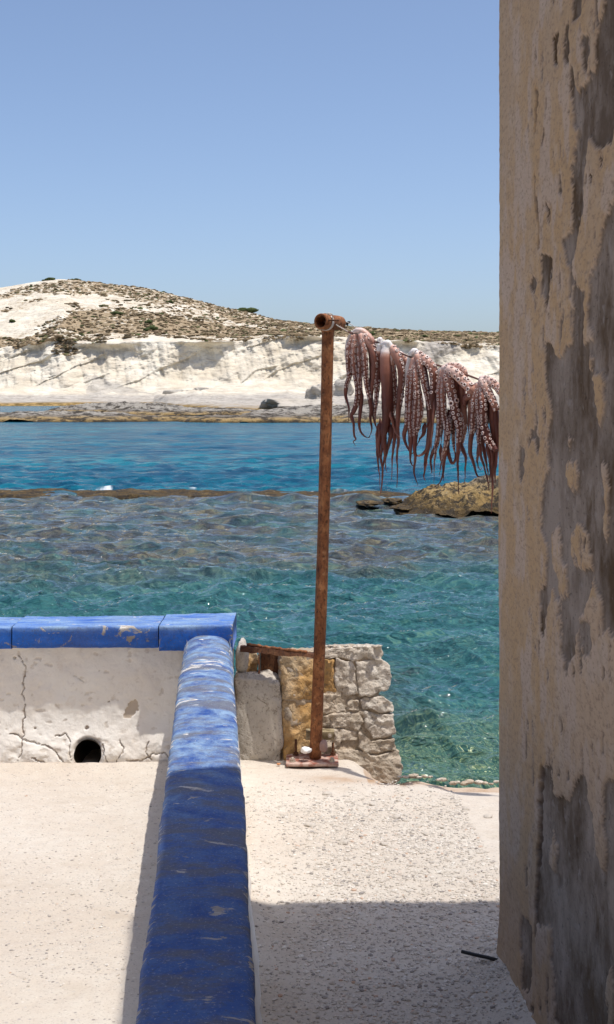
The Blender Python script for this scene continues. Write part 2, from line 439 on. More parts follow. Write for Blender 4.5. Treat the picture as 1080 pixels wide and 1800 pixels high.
# ---- octopus
m = M('octopus_skin', .42, .4)
p = m.attr('pale'); n = m.noise(60, 5, m.map((1, 1, .5)), .65); a = m.noise(16, 4, m.map((1, 1, .4)))
c = m.mix(m.ramp(a, [(.35, 0.0), (.65, 1.0)]), (.078, .019, .014), (.18, .054, .036))
c = m.mix(m.ramp(n, [(.36, .6), (.5, 0.0)]), c, (.085, .026, .024))
c = m.mix(m.ramp(p, [(0.0, 0.0), (.55, .9), (1.0, 1.0)]), c, m.ramp(p, [(.2, (.58, .27, .19)), (.6, (.72, .45, .36)), (.95, (.84, .80, .78))]))
m.col(c); m.bump(n, .35, .003); m.rough(m.ramp(n, [(.3, .36), (.7, .6)]))
m.b.inputs['Subsurface Weight'].default_value = .08; m.b.inputs['Subsurface Radius'].default_value = (1, .4, .3); m.b.inputs['Subsurface Scale'].default_value = .006
M_OCT = m.m
m = M('octopus_sucker', .4, .5)
m.col(m.ramp(m.attr('pit'), [(0.0, (.86, .77, .73)), (.28, (.52, .33, .28)), (.55, (.26, .11, .085)), (1.0, (.07, .025, .022))])); M_SUCK = m.m
m = M('brown_line', .7, .3); m.col(m.mix(m.noise(60, 3), (.09, .04, .035), (.20, .10, .08))); M_LINE = m.m
m = M('pale_twine', .8, .2); m.col(m.mix(m.noise(200, 3), (.45, .42, .38), (.70, .67, .62))); m.bump(m.noise(300, 2), .5, .002); M_TWINE = m.m
m = M('black_plastic', .5, .4); m.col((.012, .012, .014)); M_BLACK = m.m
m = M('white_stone', .8, .2); m.col(m.mix(m.noise(40, 4), (.70, .69, .67), (.86, .85, .83))); m.bump(m.noise(60, 4), .5, .005); M_WSTONE = m.m
m = M('purple_brown_stone', .85, .2); m.col(m.mix(m.noise(50, 4), (.24, .15, .13), (.40, .28, .25))); m.bump(m.noise(60, 4), .5, .005); M_PSTONE = m.m
m = M('terracotta_chip', .9, .2); m.col(m.mix(m.noise(80, 4), (.50, .20, .09), (.62, .33, .18))); M_TERRA = m.m
m = M('pipe_inside_shade', .95, .05); m.col(m.mix(m.noise(30, 4), (.02, .016, .013), (.05, .04, .03))); M_DARK = m.m  # near-black colour paints in the shade inside the pipes

# ------------------------------------------------------------------ ground
WZ = -0.55
def zg(X, Y):
    z = 0.085 * (5.5 - np.clip(Y, 1.6, 5.6))
    return z
def ground_noise(X, Y):
    return .012 * fbm(X * 2.2, Y * 2.2, 0, 4, 31) + .004 * fbm(X * 14, Y * 14, 0, 3, 32)
def edge_line(X):
    return 5.30 + .04 * (X < 9) + .035 * fbm(X * 3.1, 0 * X, 0, 4, 77) + .01 * vn(X * 30, 0 * X, 0, 78)

xs = np.concatenate([np.linspace(-14, -2, 25)[:-1], np.linspace(-2, 1.2, 460), np.linspace(1.2, 9, 24)[1:]])
ys = np.concatenate([np.linspace(-14, 2, 30)[:-1], np.linspace(2, 5.0, 300)[:-1], np.linspace(5.0, 5.34, 70)])
X, Yn = np.meshgrid(xs, ys)
# rows bend so the last one follows the broken edge of the quay (right of the masonry) or runs on behind the walls (left)
e = edge_line(X[0]); e = np.where(X[0] < .41, 6.02 - .68 * smooth(.355, .41, X[0]), e); e = np.where(X[0] < -.36, 5.86, e)
t = np.clip((Yn - 4.2) / (5.34 - 4.2), 0, 1)
Y = Yn + t * (e[None, :] - 5.34)
Z = zg(X, Y) + ground_noise(X, Y)
lay = smooth(5.12, 5.22, Y) * (X > .28)                       # thin worn layer by the edge
Z += lay * (-.012 + .014 * vn(X * 9, Y * 25, 0, 5)) - .03 * smooth(.45, .62, X) * smooth(4.9, 5.2, Y)
mound = np.exp(-((X - .50 - .02 * (3.1 - Y)) / .07) ** 2) * smooth(3.5, 3.0, Y) * .05   # gravel heaped along the house foot
Z += mound + .02 * np.exp(-((X + .18) / .05) ** 2) * smooth(5.4, 4.5, Y)
Z += .02 * np.exp(-((Y - 5.5) / .06) ** 2) * (X < -.4)
stain = smooth(5.10, 5.24, Y) * (X > .25) * .75 + .8 * np.exp(-((X - .12) / .13) ** 2 - ((Y - 5.28) / .09) ** 2)
grey = smooth(-.25, .0, X) * smooth(4.9, 4.3, Y) * (.5 + .5 * fbm(X * 2, Y * 2, 0, 3, 9))
Z -= .12 * smooth(.16, .38, X) * smooth(5.22, 5.62, Y)
rows, cols = X.shape
V = np.stack([X, Y, Z], -1)
top = V[-1].copy()
sk1 = top.copy(); sk1[:, 1] += .01; sk1[:, 2] -= .05 + .01 * vn(top[:, 0] * 20, 0 * top[:, 0])
sk2 = top.copy(); sk2[:, 1] += .04; sk2[:, 2] = -.5
sk3 = top.copy(); sk3[:, 1] += .3; sk3[:, 2] = -3
V = np.concatenate([V, sk1[None], sk2[None], sk3[None]])
z3 = np.ones((3, cols)); build('ground', V, grid_faces(rows + 3, cols), M_GROUND,
    attrs={'stain': np.concatenate([stain, z3]), 'grey': np.concatenate([np.clip(grey, 0, 1), 0 * z3])})['kind'] = 'structure'

# ------------------------------------------------------------------ sea
yp = np.concatenate([np.arange(1760, 860, -1.15), np.arange(860, 697, -.85), [696.5, 696.0, 695.7]])
xp = np.concatenate([np.arange(-700, -60, 14), np.arange(-60, 900, 2.7), np.arange(900, 1900, 14)])
Yr = (HC - WZ) * F / (yp - HOR)
XX = (xp[None, :] - 540) / F * Yr[:, None] * np.where(Yr[:, None] < 12, 1.0, 1.0); YY = Yr[:, None] + 0 * XX
dY = np.abs(np.gradient(Yr))[:, None]; H = np.zeros_like(XX)
for k in range(70):
    lam = .16 * (28.0 ** (k / 69.0)); ang = RNG.normal(0, .55) + .25
    kx, ky = math.sin(ang) * 2 * math.pi / lam, math.cos(ang) * 2 * math.pi / lam
    A = .0115 * lam ** .8 * RNG.uniform(.4, 1.3) * (1.15 if lam < 1.3 else .45)
    ph = RNG.uniform(0, 6.28) + .9 * vn(XX * .35 / lam, YY * .35 / lam, k, 200 + k)
    wv_ = np.sin(kx * XX + ky * YY + ph)
    H += A * (1 - 2 * np.abs(wv_) ** .8 if k % 3 == 0 else wv_) * smooth(2.2, 4.5, lam / dY)
gust = .75 + .5 * fbm(XX * .25, YY * .25, 0, 3, 400)
H *= gust * smooth(4.5, 7.5, YY) * .8 + .2
swell = .035 * fbm(XX * .12, YY * .35, 0, 3, 401) * smooth(6, 12, YY); H += swell
deep = smooth(27.9, 29.6, YY + .8 * fbm(XX * .3, YY * .1, 0, 3, 12))
reefm = smooth(14.5, 17.5, YY + 2.0 * fbm(XX * .4, YY * .4, 0, 3, 13)) * (1 - deep)
reefm = np.clip(reefm + .45 * smooth(.1, .5, fbm(XX * .5, YY * .35, 0, 3, 14)), 0, 1)
near = smooth(9.6, 7.3, YY + .5 * fbm(XX, YY, 0, 2, 15))
pxs = xp[None, :] + 0 * YY
def fo(cx, w, y0, hw, amt, sd):
    yy = yp[:, None] + 0 * XX
    return amt * np.exp(-((pxs - cx) / w) ** 4 - ((yy - y0 - 2.5 * vn(pxs * .03, 0 * pxs, 0, sd)) / hw) ** 2)
fm = fo(165, 38, 856, 3.2, 1.4, 1) + fo(120, 50, 857, 1.5, .9, 2) + fo(625, 28, 865, 2.2, 1.2, 3) + fo(560, 70, 862, 1.0, .9, 4) + fo(360, 60, 861, 1.0, .95, 5) \
   + fo(780, 70, 893, 1.0, 1.0, 6) + fo(20, 25, 737.5, 1.6, 1.1, 7) + fo(300, 60, 727, 1.2, .9, 8) + fo(170, 60, 723, 1.5, .9, 9) + fo(500, 30, 740, 1, .9, 10) \
   + fo(590, 60, 742, 1, .9, 11) + fo(250, 30, 741, 1.1, .9, 12)
fn = fbm(XX * 5, YY * 1.6, 0, 4, 55)
foam = .75 * smooth(.62, 1.0, np.clip(fm, 0, 1) * (.62 + 1.0 * fn) + .05)

build('sea', np.stack([XX, YY, WZ + H], -1), grid_faces(len(yp), len(xp)), M_WATER,
      attrs={'deep': deep, 'reef': reefm, 'foam': foam, 'near': near})['kind'] = 'structure'

# ------------------------------------------------------------------ far shore
pxc = np.concatenate([np.arange(-900, -60, 12), np.arange(-60, 900, 1.9), np.arange(900, 2000, 12)])
y_w = interp(pxc, [(-900, 716), (0, 714), (270, 713), (310, 719), (400, 726), (560, 731), (870, 737), (2000, 740)])
y_s = interp(pxc, [(-900, 560), (-300, 545), (-80, 512), (0, 505), (60, 494), (100, 490), (135, 491), (200, 499), (260, 506), (330, 523), (400, 541), (440, 549), (480, 561), (540, 568), (590, 572), (640, 576), (700, 579), (760, 582), (870, 584), (1100, 590), (2000, 600)])
y_f = interp(pxc, [(-900, 690), (0, 688), (150, 690), (260, 689), (420, 684), (560, 687), (640, 684), (870, 688), (2000, 690)])
y_c = interp(pxc, [(-900, 600), (0, 612), (60, 603), (110, 588), (140, 603), (250, 600), (340, 602), (420, 600), (480, 589), (560, 590), (640, 595), (700, 600), (870, 606), (2000, 610)])
Yw = (HC - WZ) * F / (y_w - HOR)
zz = lambda y, Yv: HC - (y - HOR) / F * Yv
ctrl = [(Yw - 6, np.full_like(pxc, -3.0)), (Yw, np.full_like(pxc, WZ - .1)), (Yw + 3, np.full_like(pxc, .15)), (Yw + (302 - Yw) * .5, zz(y_w - (y_w - 696) * .75 , Yw + (302 - Yw) * .5)),
        (302 + 0 * Yw, zz(y_f, 302)), (309 + 0 * Yw, zz(y_f + (y_c - y_f) * .45, 309)), (316 + 0 * Yw, zz(y_c, 316)), (330 + 0 * Yw, zz(y_c - (y_c - y_s) * .16, 330)),
        (370 + 0 * Yw, zz(y_c - (y_c - y_s) * .6, 370)), (425 + 0 * Yw, zz(y_s, 425)), (470 + 0 * Yw, zz(y_s, 425) * .97), (900 + 0 * Yw, zz(y_s, 425) * .4)]
rowsn = [3, 6, 14, 22, 70, 95, 26, 60, 60, 12, 6]
Ys, Zs, band = [], [], []
for i, n in enumerate(rowsn):
    for tt in np.arange(n) / n:
        Ys.append(ctrl[i][0] * (1 - tt) + ctrl[i + 1][0] * tt); Zs.append(ctrl[i][1] * (1 - tt) + ctrl[i + 1][1] * tt); band.append(i + tt)
Ys = np.array(Ys); Zs = np.array(Zs); band = np.array(band)[:, None] + 0 * Ys
for _ in range(5):                                            # ease the profile corners
    Zs[1:-1] = Zs[1:-1] * .5 + (Zs[:-2] + Zs[2:]) * .25; Ys[1:-1] = Ys[1:-1] * .5 + (Ys[:-2] + Ys[2:]) * .25
Xh = (pxc[None, :] - 540) / F * Ys
cl = smooth(4.0, 4.5, band) * smooth(7.6, 6.7, band); up = smooth(6.6, 7.6, band)
plat = smooth(2.2, 3.0, band) * smooth(4.3, 3.8, band)
u = Xh * .06 + .5 * Zs * .06; 
D = 0
dg = Zs - .42 * Xh + 5 * fbm(Xh * .03, Zs * .05, 0, 3, 59)                                            # strata rise to the right
step = fbm(Xh * .035, dg * .16, 0, 4, 61)
D += cl * (2.4 * fbm(Xh * .22 + .06 * Zs, Zs * .05, 0, 4, 72, ridge=True) + 3.2 * step + 2.2 * fbm(Xh * .10 + .05 * Zs, Zs * .06, 0, 4, 62, ridge=True) + 1.5 * fbm(Xh * .35, Zs * .45, 0, 5, 63))
lb = fbm(Xh * .05, dg * .42, 0, 3, 64); D += cl * (-.8 * smooth(.08, .16, lb) - .0 * smooth(.12, .15, fbm(Xh * .09, dg * .8, 2, 3, 74)))                          # sharp projecting beds
brow = np.exp(-((band - 6.0 - .14 * fbm(Xh * .12, 0 * Xh, 0, 3, 65)) / .13) ** 2)
D += -3.8 * brow * (smooth(-.25, .25, fbm(Xh * .08, 0 * Xh, 0, 3, 66)))
Yd = Ys + D
Zd = Zs + up * (1.1 * fbm(Xh * .09, Ys * .05, 0, 4, 67) + .35 * fbm(Xh * .5, Ys * .3, 0, 3, 68)) * smooth(425, 380, Ys) \
     + up * .22 * fbm(Xh * .5, Ys * .3, 0, 3, 68) + cl * .5 * fbm(Xh * .3, Zs * .3, 0, 3, 69) + plat * (.9 * fbm(Xh * .16, Ys * .05, 0, 5, 70, ridge=True) + .25)
Zd += smooth(1.6, 2.4, band) * smooth(4.2, 3.6, band) * .25 * fbm(Xh * .5, Ys * .3, 0, 4, 71)
pyy = HOR - (Zd - HC) * F / Yd; pxx = 540 + Xh / Yd * F
s1 = smooth(560, 545, pyy + .0 * pxx) * .0
scr = .42 + .42 * up
inb = lambda poly, v: np.where(inpoly(pxx + 9 * vn(pxx * .05, pyy * .08, 0, 80), pyy + 5 * vn(pxx * .06, pyy * .1, 0, 81), poly), v, 0)
scrub = np.where(up > .2, .26 + .35 * fbm(Xh * .06, Ys * .04, 0, 4, 75), np.where(pyy < 626, -.12, -.6))
scrub = scrub + inb([(95, 600), (70, 592), (110, 562), (150, 546), (215, 541), (330, 560), (420, 575), (560, 585), (560, 596), (470, 596), (380, 603), (300, 592), (200, 596), (130, 605)], .55)
scrub = scrub + inb([(-80, 530), (60, 500), (150, 488), (300, 510), (560, 562), (900, 575), (900, 600), (620, 590), (480, 582), (330, 540), (200, 520), (100, 515), (40, 520)], .40)
scrub = scrub + inb([(-60, 600), (70, 588), (100, 596), (40, 610), (-60, 615)], .9) - inb([(-50, 528), (60, 512), (140, 525), (120, 548), (60, 585), (-50, 592)], .10)
scrub = scrub + inb([(580, 572), (1000, 580), (1000, 600), (860, 612), (720, 600), (580, 592)], .45) + inb([(100, 596), (135, 598), (130, 640), (100, 660), (85, 640)], .55)
scrub = scrub - cl * smooth(620, 640, pyy) * 1.0 - (pyy > 650) * 2
greyr = np.clip(smooth(690, 697, pyy + 3 * fbm(pxx * .03, pyy * .1, 0, 3, 82)) * (.8) + cl * .85 * smooth(.15, .45, fbm(Xh * .05, dg * .12, 0, 4, 83)) + .6 * inb([(150, 690), (170, 660), (190, 668), (240, 688), (300, 690), (200, 693)], 1), 0, 1)
wet = smooth(.35, -.05, Zd + .25 * fbm(Xh * .2, Ys * .2, 0, 3, 84))
build('hill', np.stack([Xh, Yd, Zd], -1), grid_faces(*Xh.shape), M_HILL, attrs={'scrub': scrub, 'grey': greyr, 'wet': wet})['kind'] = 'structure'

# scrub clumps: low thorny bushes nobody could count
cand = np.argwhere((scrub + .35 * fbm(Xh * .25, Ys * .15, 0, 3, 76) > .33) & (Ys < 440) & (pxx > -80) & (pxx < 900))
ids = RNG.choice(len(cand), 7500, replace=True)
bv, bf = ico(1); allv, allf, rn = [], [], []
for q, k in enumerate(ids):
    i, j = cand[k]
    r_ = RNG.uniform(.2, .62) * (1.0 if RNG.rand() < .93 else 1.6)
    o = np.array([Xh[i, j] + RNG.uniform(-.4, .4), Yd[i, j] + RNG.uniform(-.4, .4), Zd[i, j] + .15 * r_])
    vv = bv * (1 + .3 * RNG.uniform(-1, 1, (len(bv), 1))) * np.array([r_ * RNG.uniform(.8, 1.6), r_, r_ * .45]) + o
    allv.append(vv); allf.append(bf + q * len(bv)); rn.append(np.full(len(bv), RNG.rand()))
o = build('scrub', np.concatenate(allv), np.concatenate(allf), M_SCRUB, smooth=False, attrs={'rnd': np.concatenate(rn)})
tag(o, 'low dry brown thorny scrub dotted over the slopes of the white hill', 'scrub', kind='stuff')

def surf(px, py):
    d = (pxx - px) ** 2 + (pyy - py) ** 2 + (Ys > 440) * 1e6; i, j = np.unravel_index(np.argmin(d), d.shape)
    return Xh[i, j], Yd[i, j], Zd[i, j]
def bush(px, py, w, h, label, seed):
    x, y, z = surf(px, py); mb = MB()
    for k in range(7):
        a = RNG.uniform(-1, 1)
        V, Fc = rock((x + a * w * .42, y + RNG.uniform(-.8, .8), z + h * .3 * (1 - a * a)), (w * .24, 1.1, h * .55 * (1.1 - .6 * abs(a))), 2, .45, 2.4, seed + k)
        mb.add(V, [tuple(f) for f in Fc])
    tag(mb.build('bush', M_BUSH), label, 'bush', 'green bushes on the hill')
bush(432, 545, 8.5, 1.9, 'long dark green bush on the skyline of the hill right of its summit', 300)
bush(90, 491, 5.5, 1.1, 'olive green bush on the very summit of the hill', 310)
bush(131, 492, 3.5, .8, 'small olive bush just right of the summit bush', 320)
bush(268, 581, 4.0, 1.6, 'bright green bush low in the middle of the brown scrub slope', 330)
bush(262, 568, 2.2, 1.2, 'small green bush just above the bright green one in the scrub', 340)
bush(205, 553, 4.5, 1.2, 'dark bush on the upper rim of the brown scrub patch', 350)
bush(300, 532, 2.0, 1.0, 'small green bush below the skyline left of the pole', 360)
bush(22, 566, 1.8, .9, 'little dark bush on the white slope at the far left', 370)
bush(655, 588, 2.4, 1.0, 'small green bush on the brown ridge above the octopuses', 380)
bush(745, 592, 2.0, .8, 'small green bush on the ridge over the middle of the octopus line', 390)

def ledge(x0, x1, yfront, ytop, depth, seed, label, mat=None, name='rock_ledge', sharp=1.0, cat='rock', group=None, zpow=.5):
    Yf = (HC - WZ) * F / (yfront - HOR); Yc = Yf + depth / 2
    xa, xb = (x0 - 540) / F * Yf, (x1 - 540) / F * Yf
    ht = zz(ytop, Yc) - WZ; n1_ = int(min(260, max(60, (x1 - x0) * .75))); n2_ = 34
    uu = np.linspace(-1, 1, n1_)[None, :] + np.zeros((n2_, 1)); vv = np.linspace(-1, 1, n2_)[:, None] + np.zeros((1, n1_))
    Xl = (xa + xb) / 2 + uu * (xb - xa) / 2; Yl = Yc + vv * depth / 2
    wz_ = .8 * (xb - xa) ** -.3
    ru = np.abs(uu) ** 2.4 * (1 + .0 * vv) ; rr = ru + np.abs(vv) ** 2.4
    env = 1 - rr + .35 * fbm(Xl * .35 / sharp, Yl * .35 / sharp, seed, 4, seed)
    z_ = np.sign(env) * np.abs(env) ** zpow
    z_ = ht * np.clip(z_, -1, 1.2) * (1 + .55 * fbm(Xl * .35 / sharp, Yl * .5 / sharp, 3, 5, seed + 3, ridge=True)) + WZ - .03
    Yl = Yl + .4 * fbm(Xl * .8 / sharp, z_ * 2, 0, 3, seed + 7) * sharp
    o = build(name, np.stack([Xl, Yl, z_], -1), grid_faces(n2_, n1_), mat or M_LEDGE)
    return tag(o, label, cat, group)
G = 'rock ledges off the far shore'
ledge(-420, 365, 742, 727, 14, 500, 'long grey and brown ledge nearest on the left of the far shore', group=G)
ledge(60, 330, 727, 712, 16, 510, 'grey topped ledge behind the long one, in the channel at left', group=G)
ledge(150, 520, 731, 720, 12, 520, 'brown broken ledge in the middle of the far channel', group=G)
ledge(305, 600, 743, 731, 9, 530, 'thin low brown ledge just left of the rusty pole', group=G)
ledge(415, 900, 740, 718, 26, 540, 'broad grey ledge behind the pole under the octopuses', group=G)
ledge(560, 1300, 744, 726, 8, 550, 'dark brown seaward rim of rock under the octopuses', group=G)
def boulder(px, py, w, h, Yb, seed, label):
    x, y, z = P(px, py, Yb)
    V, Fc = rock((x, y, z - h / F * Yb * .12), (w / F * Yb / 2, w / F * Yb / 2.2, h / F * Yb * .62), 5, .6, 1.3, seed, .7)
    wetv = smooth(.4, 0, V[:, 2])
    o = build('boulder', V, np.array(Fc), M_HILL, attrs={'scrub': np.full(len(V), -1.0), 'grey': np.full(len(V), .6), 'wet': wetv})
    tag(o, label, 'boulder', 'grey boulders on the far shore')
boulder(312, 698, 66, 38, 286, 600, 'big grey boulder with black hollows at the cliff foot')
boulder(352, 690, 34, 26, 287, 603, 'smaller dark boulder against the right of the big grey one')
boulder(565, 690, 46, 44, 200, 606, 'rounded pale grey boulder half hidden by the rusty pole')
boulder(600, 684, 40, 46, 215, 609, 'tall grey boulder just right of the rusty pole')
boulder(520, 712, 150, 34, 150, 612, 'long smooth grey boulder along the shore left of the pole')
boulder(640, 712, 100, 34, 150, 615, 'low grey boulder behind the first octopus')
boulder(595, 734, 34, 20, 112, 618, 'small black boulder at the waterline right of the pole')

# ------------------------------------------------------------------ reef and sea rock (near)
n1_, n2_ = 520, 40
uu = np.linspace(0, 1, n1_)[None, :] + np.zeros((n2_, 1)); vv = np.linspace(-1, 1, n2_)[:, None] + np.zeros((1, n1_))
Xl = -12 + uu * 20.0
Yc = 28.4 + .5 * fbm(Xl * .3, 0 * Xl, 0, 3, 700) - 1.0 * smooth(1.0, 3.5, Xl)
Yl = Yc + vv * 1.0
ht = .035 + .05 * smooth(-3.0, -4.5, Xl) + .09 * fbm(Xl * .7, Yl * .4, 0, 4, 701)
z_ = WZ - .05 + (1 - vv ** 2) * ht * 1.3 + .06 * fbm(Xl * 2.5, Yl * 2.5, 0, 4, 702) - .5 * smooth(.8, 1, np.abs(vv))
o = build('reef', np.stack([Xl, Yl, z_], -1), grid_faces(n2_, n1_), M_SEAROCK); o['kind'] = 'structure'

n1_, n2_ = 420, 150
uu = np.linspace(-1, 1, n1_)[None, :] + np.zeros((n2_, 1)); vv = np.linspace(-1, 1, n2_)[:, None] + np.zeros((1, n1_))
Xl = 1.55 + (uu + 1) * 2.1; Yl = 25.3 + vv * 1.9
env = interp(Xl, [(1.5, 0), (1.9, .04), (2.1, .25), (2.5, .5), (3.0, .66), (3.5, .86), (4.2, .95), (5.0, .7), (5.8, 0)])
env = env * np.clip(1.15 - np.abs(vv + .1) ** 2.2 * 1.2, -.4, 1)
z_ = WZ - .08 + env * .56 + (.17 * fbm(Xl * 2.0, Yl * 2.0, 0, 6, 711) + .13 * fbm(Xl * 3.2, Yl * 3.2, 0, 4, 712, ridge=True)) * smooth(-.1, .3, env) - (env <= .02) * .1
Yl = Yl + .07 * fbm(Xl * 2.5, z_ * 4, 0, 4, 713)
o = build('sea_rock', np.stack([Xl, Yl, z_], -1), grid_faces(n2_, n1_), M_SEAROCK)
tag(o, 'rugged yellow brown rock standing out of the sea beside the house wall', 'rock')
for k, (px, py, w, h) in enumerate([(650, 880, 40, 9), (690, 876, 30, 12), (705, 888, 34, 10)]):
    Yq = (HC - WZ) * F / (py + 4 - HOR); x, y, z = P(px, py + 4, Yq)
    V, Fc = rock((x, y, z), (w / F * Yq * .6, .5, h / F * Yq * .36), 4, .5, 1.9, 720 + k)
    tag(build('sea_rock', V, np.array(Fc), M_SEAROCK), ['low brown rock awash farthest left of the big sea rock', 'small brown rock between the awash one and the big sea rock', 'flat brown rock at the left foot of the big sea rock'][k], 'rock', 'small rocks awash')

# ------------------------------------------------------------------ house (right)
def Xw(Y): return .473 + .03 * (3.13 - Y)
HT = 4.0
ncol = 232
pcol = np.linspace(880.0, 1086, ncol); kk = (pcol - 540) / F
Ycol = (.473 + .0939) / (kk + .03)
Ycol = np.concatenate([Ycol, np.linspace(Ycol[-1] - .05, -4, 22)])
pcolx = np.concatenate([pcol, np.linspace(1090, 1300, 22)])
zrow = np.concatenate([np.arange(-.1, 2.86, .0042), np.linspace(2.9, HT - .002, 18)])
Yg, Zg = np.meshgrid(Ycol, zrow); PX = np.broadcast_to(pcolx[None, :], Yg.shape).copy(); PY = HOR - (Zg - HC) * F / Yg
wx = PX + 5.5 * fbm(PX * .10, PY * .022, 0, 4, 801) + 2.2 * fbm(PX * .5, PY * .12, 0, 3, 802)
wy = PY + 16 * fbm(PX * .08, PY * .03, 0, 3, 803) + 5 * vn(PX * .6, PY * .2, 0, 804)
bare = [
 [(1072, -60), (1060, 25), (1050, 45), (1047, 75), (1050, 105), (1045, 130), (1030, 150), (1017, 155), (1008, 120), (1003, 112), (1004, 140), (1010, 215), (1015, 228), (1012, 280), (1006, 292), (1007, 340), (1009, 395), (1003, 410), (1008, 470), (1024, 385), (1028, 330), (1038, 232), (1047, 258), (1060, 260), (1075, 250), (1082, 215), (1300, 200), (1300, -60)],
 [(1008, -60), (1024, -60), (1022, 30), (1010, 30)], [(976, 70), (985, 60), (984, 115), (976, 118)], [(994, 45), (1003, 30), (1001, 110), (995, 105)], [(1024, 72), (1036, 70), (1034, 125), (1028, 125)],
 [(953, 443), (962, 450), (976, 456), (966, 530), (960, 545), (955, 500)],
 [(1082, 345), (1074, 355), (1062, 400), (1052, 450), (1037, 492), (1036, 560), (1044, 600), (1060, 610), (1300, 610), (1300, 345)],
 [(988, 425), (1003, 408), (1010, 470), (1006, 492), (995, 450)], [(1008, 508), (1030, 506), (1032, 612), (1008, 604)],
 [(957, 612), (965, 606), (980, 622), (985, 632), (1002, 600), (1300, 590), (1300, 1105), (1070, 1116), (1063, 1108), (1060, 1050), (1045, 1014), (1040, 1050), (1030, 1080), (1020, 1090), (1018, 1110), (1012, 1150), (1005, 1165), (998, 1184), (993, 1170), (988, 1130), (985, 1060), (972, 1040), (962, 1060), (958, 1122), (952, 1128), (950, 1080), (950, 1032), (958, 1028), (962, 1000), (960, 965), (953, 930), (953, 870), (957, 845), (966, 820), (965, 760), (970, 720), (963, 690), (957, 640)],
 [(1018, 1100), (1040, 1094), (1043, 1130), (1035, 1155), (1024, 1155)],
 [(953, 1345), (965, 1350), (972, 1400), (1000, 1408), (1008, 1380), (1020, 1358), (1028, 1360), (1040, 1420), (1045, 1480), (1055, 1530), (1062, 1530), (1066, 1500), (1062, 1450), (1063, 1385), (1072, 1375), (1300, 1380), (1300, 1900), (985, 1900), (972, 1760), (968, 1640), (944, 1620), (946, 1480), (948, 1380)],
 [(914, 1640), (920, 1603), (934, 1630), (935, 1700), (930, 1745), (922, 1740)],
 [(920, 660), (925, 655), (924, 720), (921, 745)], [(916, 780), (927, 785), (924, 830), (916, 848), (914, 820)],
]
isl = [[(972, 940), (980, 925), (985, 932), (990, 980), (997, 1000), (998, 1050), (985, 1058), (978, 1010), (972, 990)], [(1007, 935), (1020, 922), (1036, 945), (1044, 1000), (1030, 1004), (1010, 985)], [(998, 820), (1014, 808), (1018, 830), (1010, 862), (998, 850)],
       [(1044, 660), (1060, 655), (1062, 700), (1056, 742), (1050, 735)], [(1058, 812), (1068, 812), (1066, 950), (1062, 925)], [(1037, 625), (1045, 628), (1042, 650)], [(962, 1520), (970, 1455), (977, 1490), (974, 1527)],
       [(1066, 1750), (1072, 1700), (1080, 1740), (1078, 1800), (1066, 1800)], [(1000, 770), (1003, 795), (1006, 780)]]
pm = np.ones(PX.shape)
for q in bare: pm[inpoly(wx, wy, q)] = 0
for q in isl: pm[inpoly(wx, wy, q)] = 1
far_ = fbm(Yg * 3.5, Zg * 1.3, 0, 5, 805)
pm = np.where(PX > 1084, (far_ > .02) * 1.0, pm)
chips = fbm(PX * .16, PY * .022, 0, 4, 806)
pm = np.where((chips > .43) & (PX > 925), 0, pm)
soft = pm.copy()
for _ in range(1):
    soft[1:-1, 1:-1] = (soft[1:-1, 1:-1] * 2 + soft[:-2, 1:-1] + soft[2:, 1:-1] + soft[1:-1, :-2] + soft[1:-1, 2:]) / 6
dx = .0065 * soft + .0010 * fbm(Yg * 30, Zg * 12, 0, 4, 807) + .004 * fbm(Yg * 3, Zg * 1.5, 0, 3, 808)
dx += .0009 * fbm(Yg * 30, Zg * 90, 0, 3, 809) * (.4 + .6 * soft)
pits = smooth(.35, .6, fbm(PX * .11, PY * .02, 0, 5, 810)) * (1 - soft); dx -= .004 * pits
crk = smooth(2.2, .6, polydist(wx, wy, [(953, 1342), (948, 1400), (946, 1480), (944, 1560), (942, 1640)])) + smooth(1.6, .4, polydist(wx, wy, [(1010, 1475), (1012, 1535)])) + smooth(1.6, .4, polydist(wx, wy, [(947, 160), (944, 235)])) \
    + smooth(1.5, .4, polydist(wx, wy, [(943, 300), (946, 370), (948, 430)]))
dx -= .008 * np.clip(crk, 0, 1)
Xv = Xw(Yg) - dx + .004
flare = smooth(.35, .15, Zg) * .02 * (1 + fbm(Yg * 5, Zg * 5, 0, 3, 811)); Xv -= flare
rim = np.clip(4 * soft * (1 - soft) * 1.6, 0, 1)
palea = np.clip(rim * .8 + smooth(.05, .3, fbm(PX * .09, PY * .012, 0, 4, 812)) + smooth(0, 60, PX - 955) * .6 * (PY > 1050), 0, 1)
dark_tone = np.clip(crk * 1.0 + pits * .45 + smooth(1150, 1650, PY + 60 * fbm(PX * .05, PY * .01, 0, 3, 813)) * .30 * pm, 0, 1)  # darker in cracks and pits, and towards the wall foot
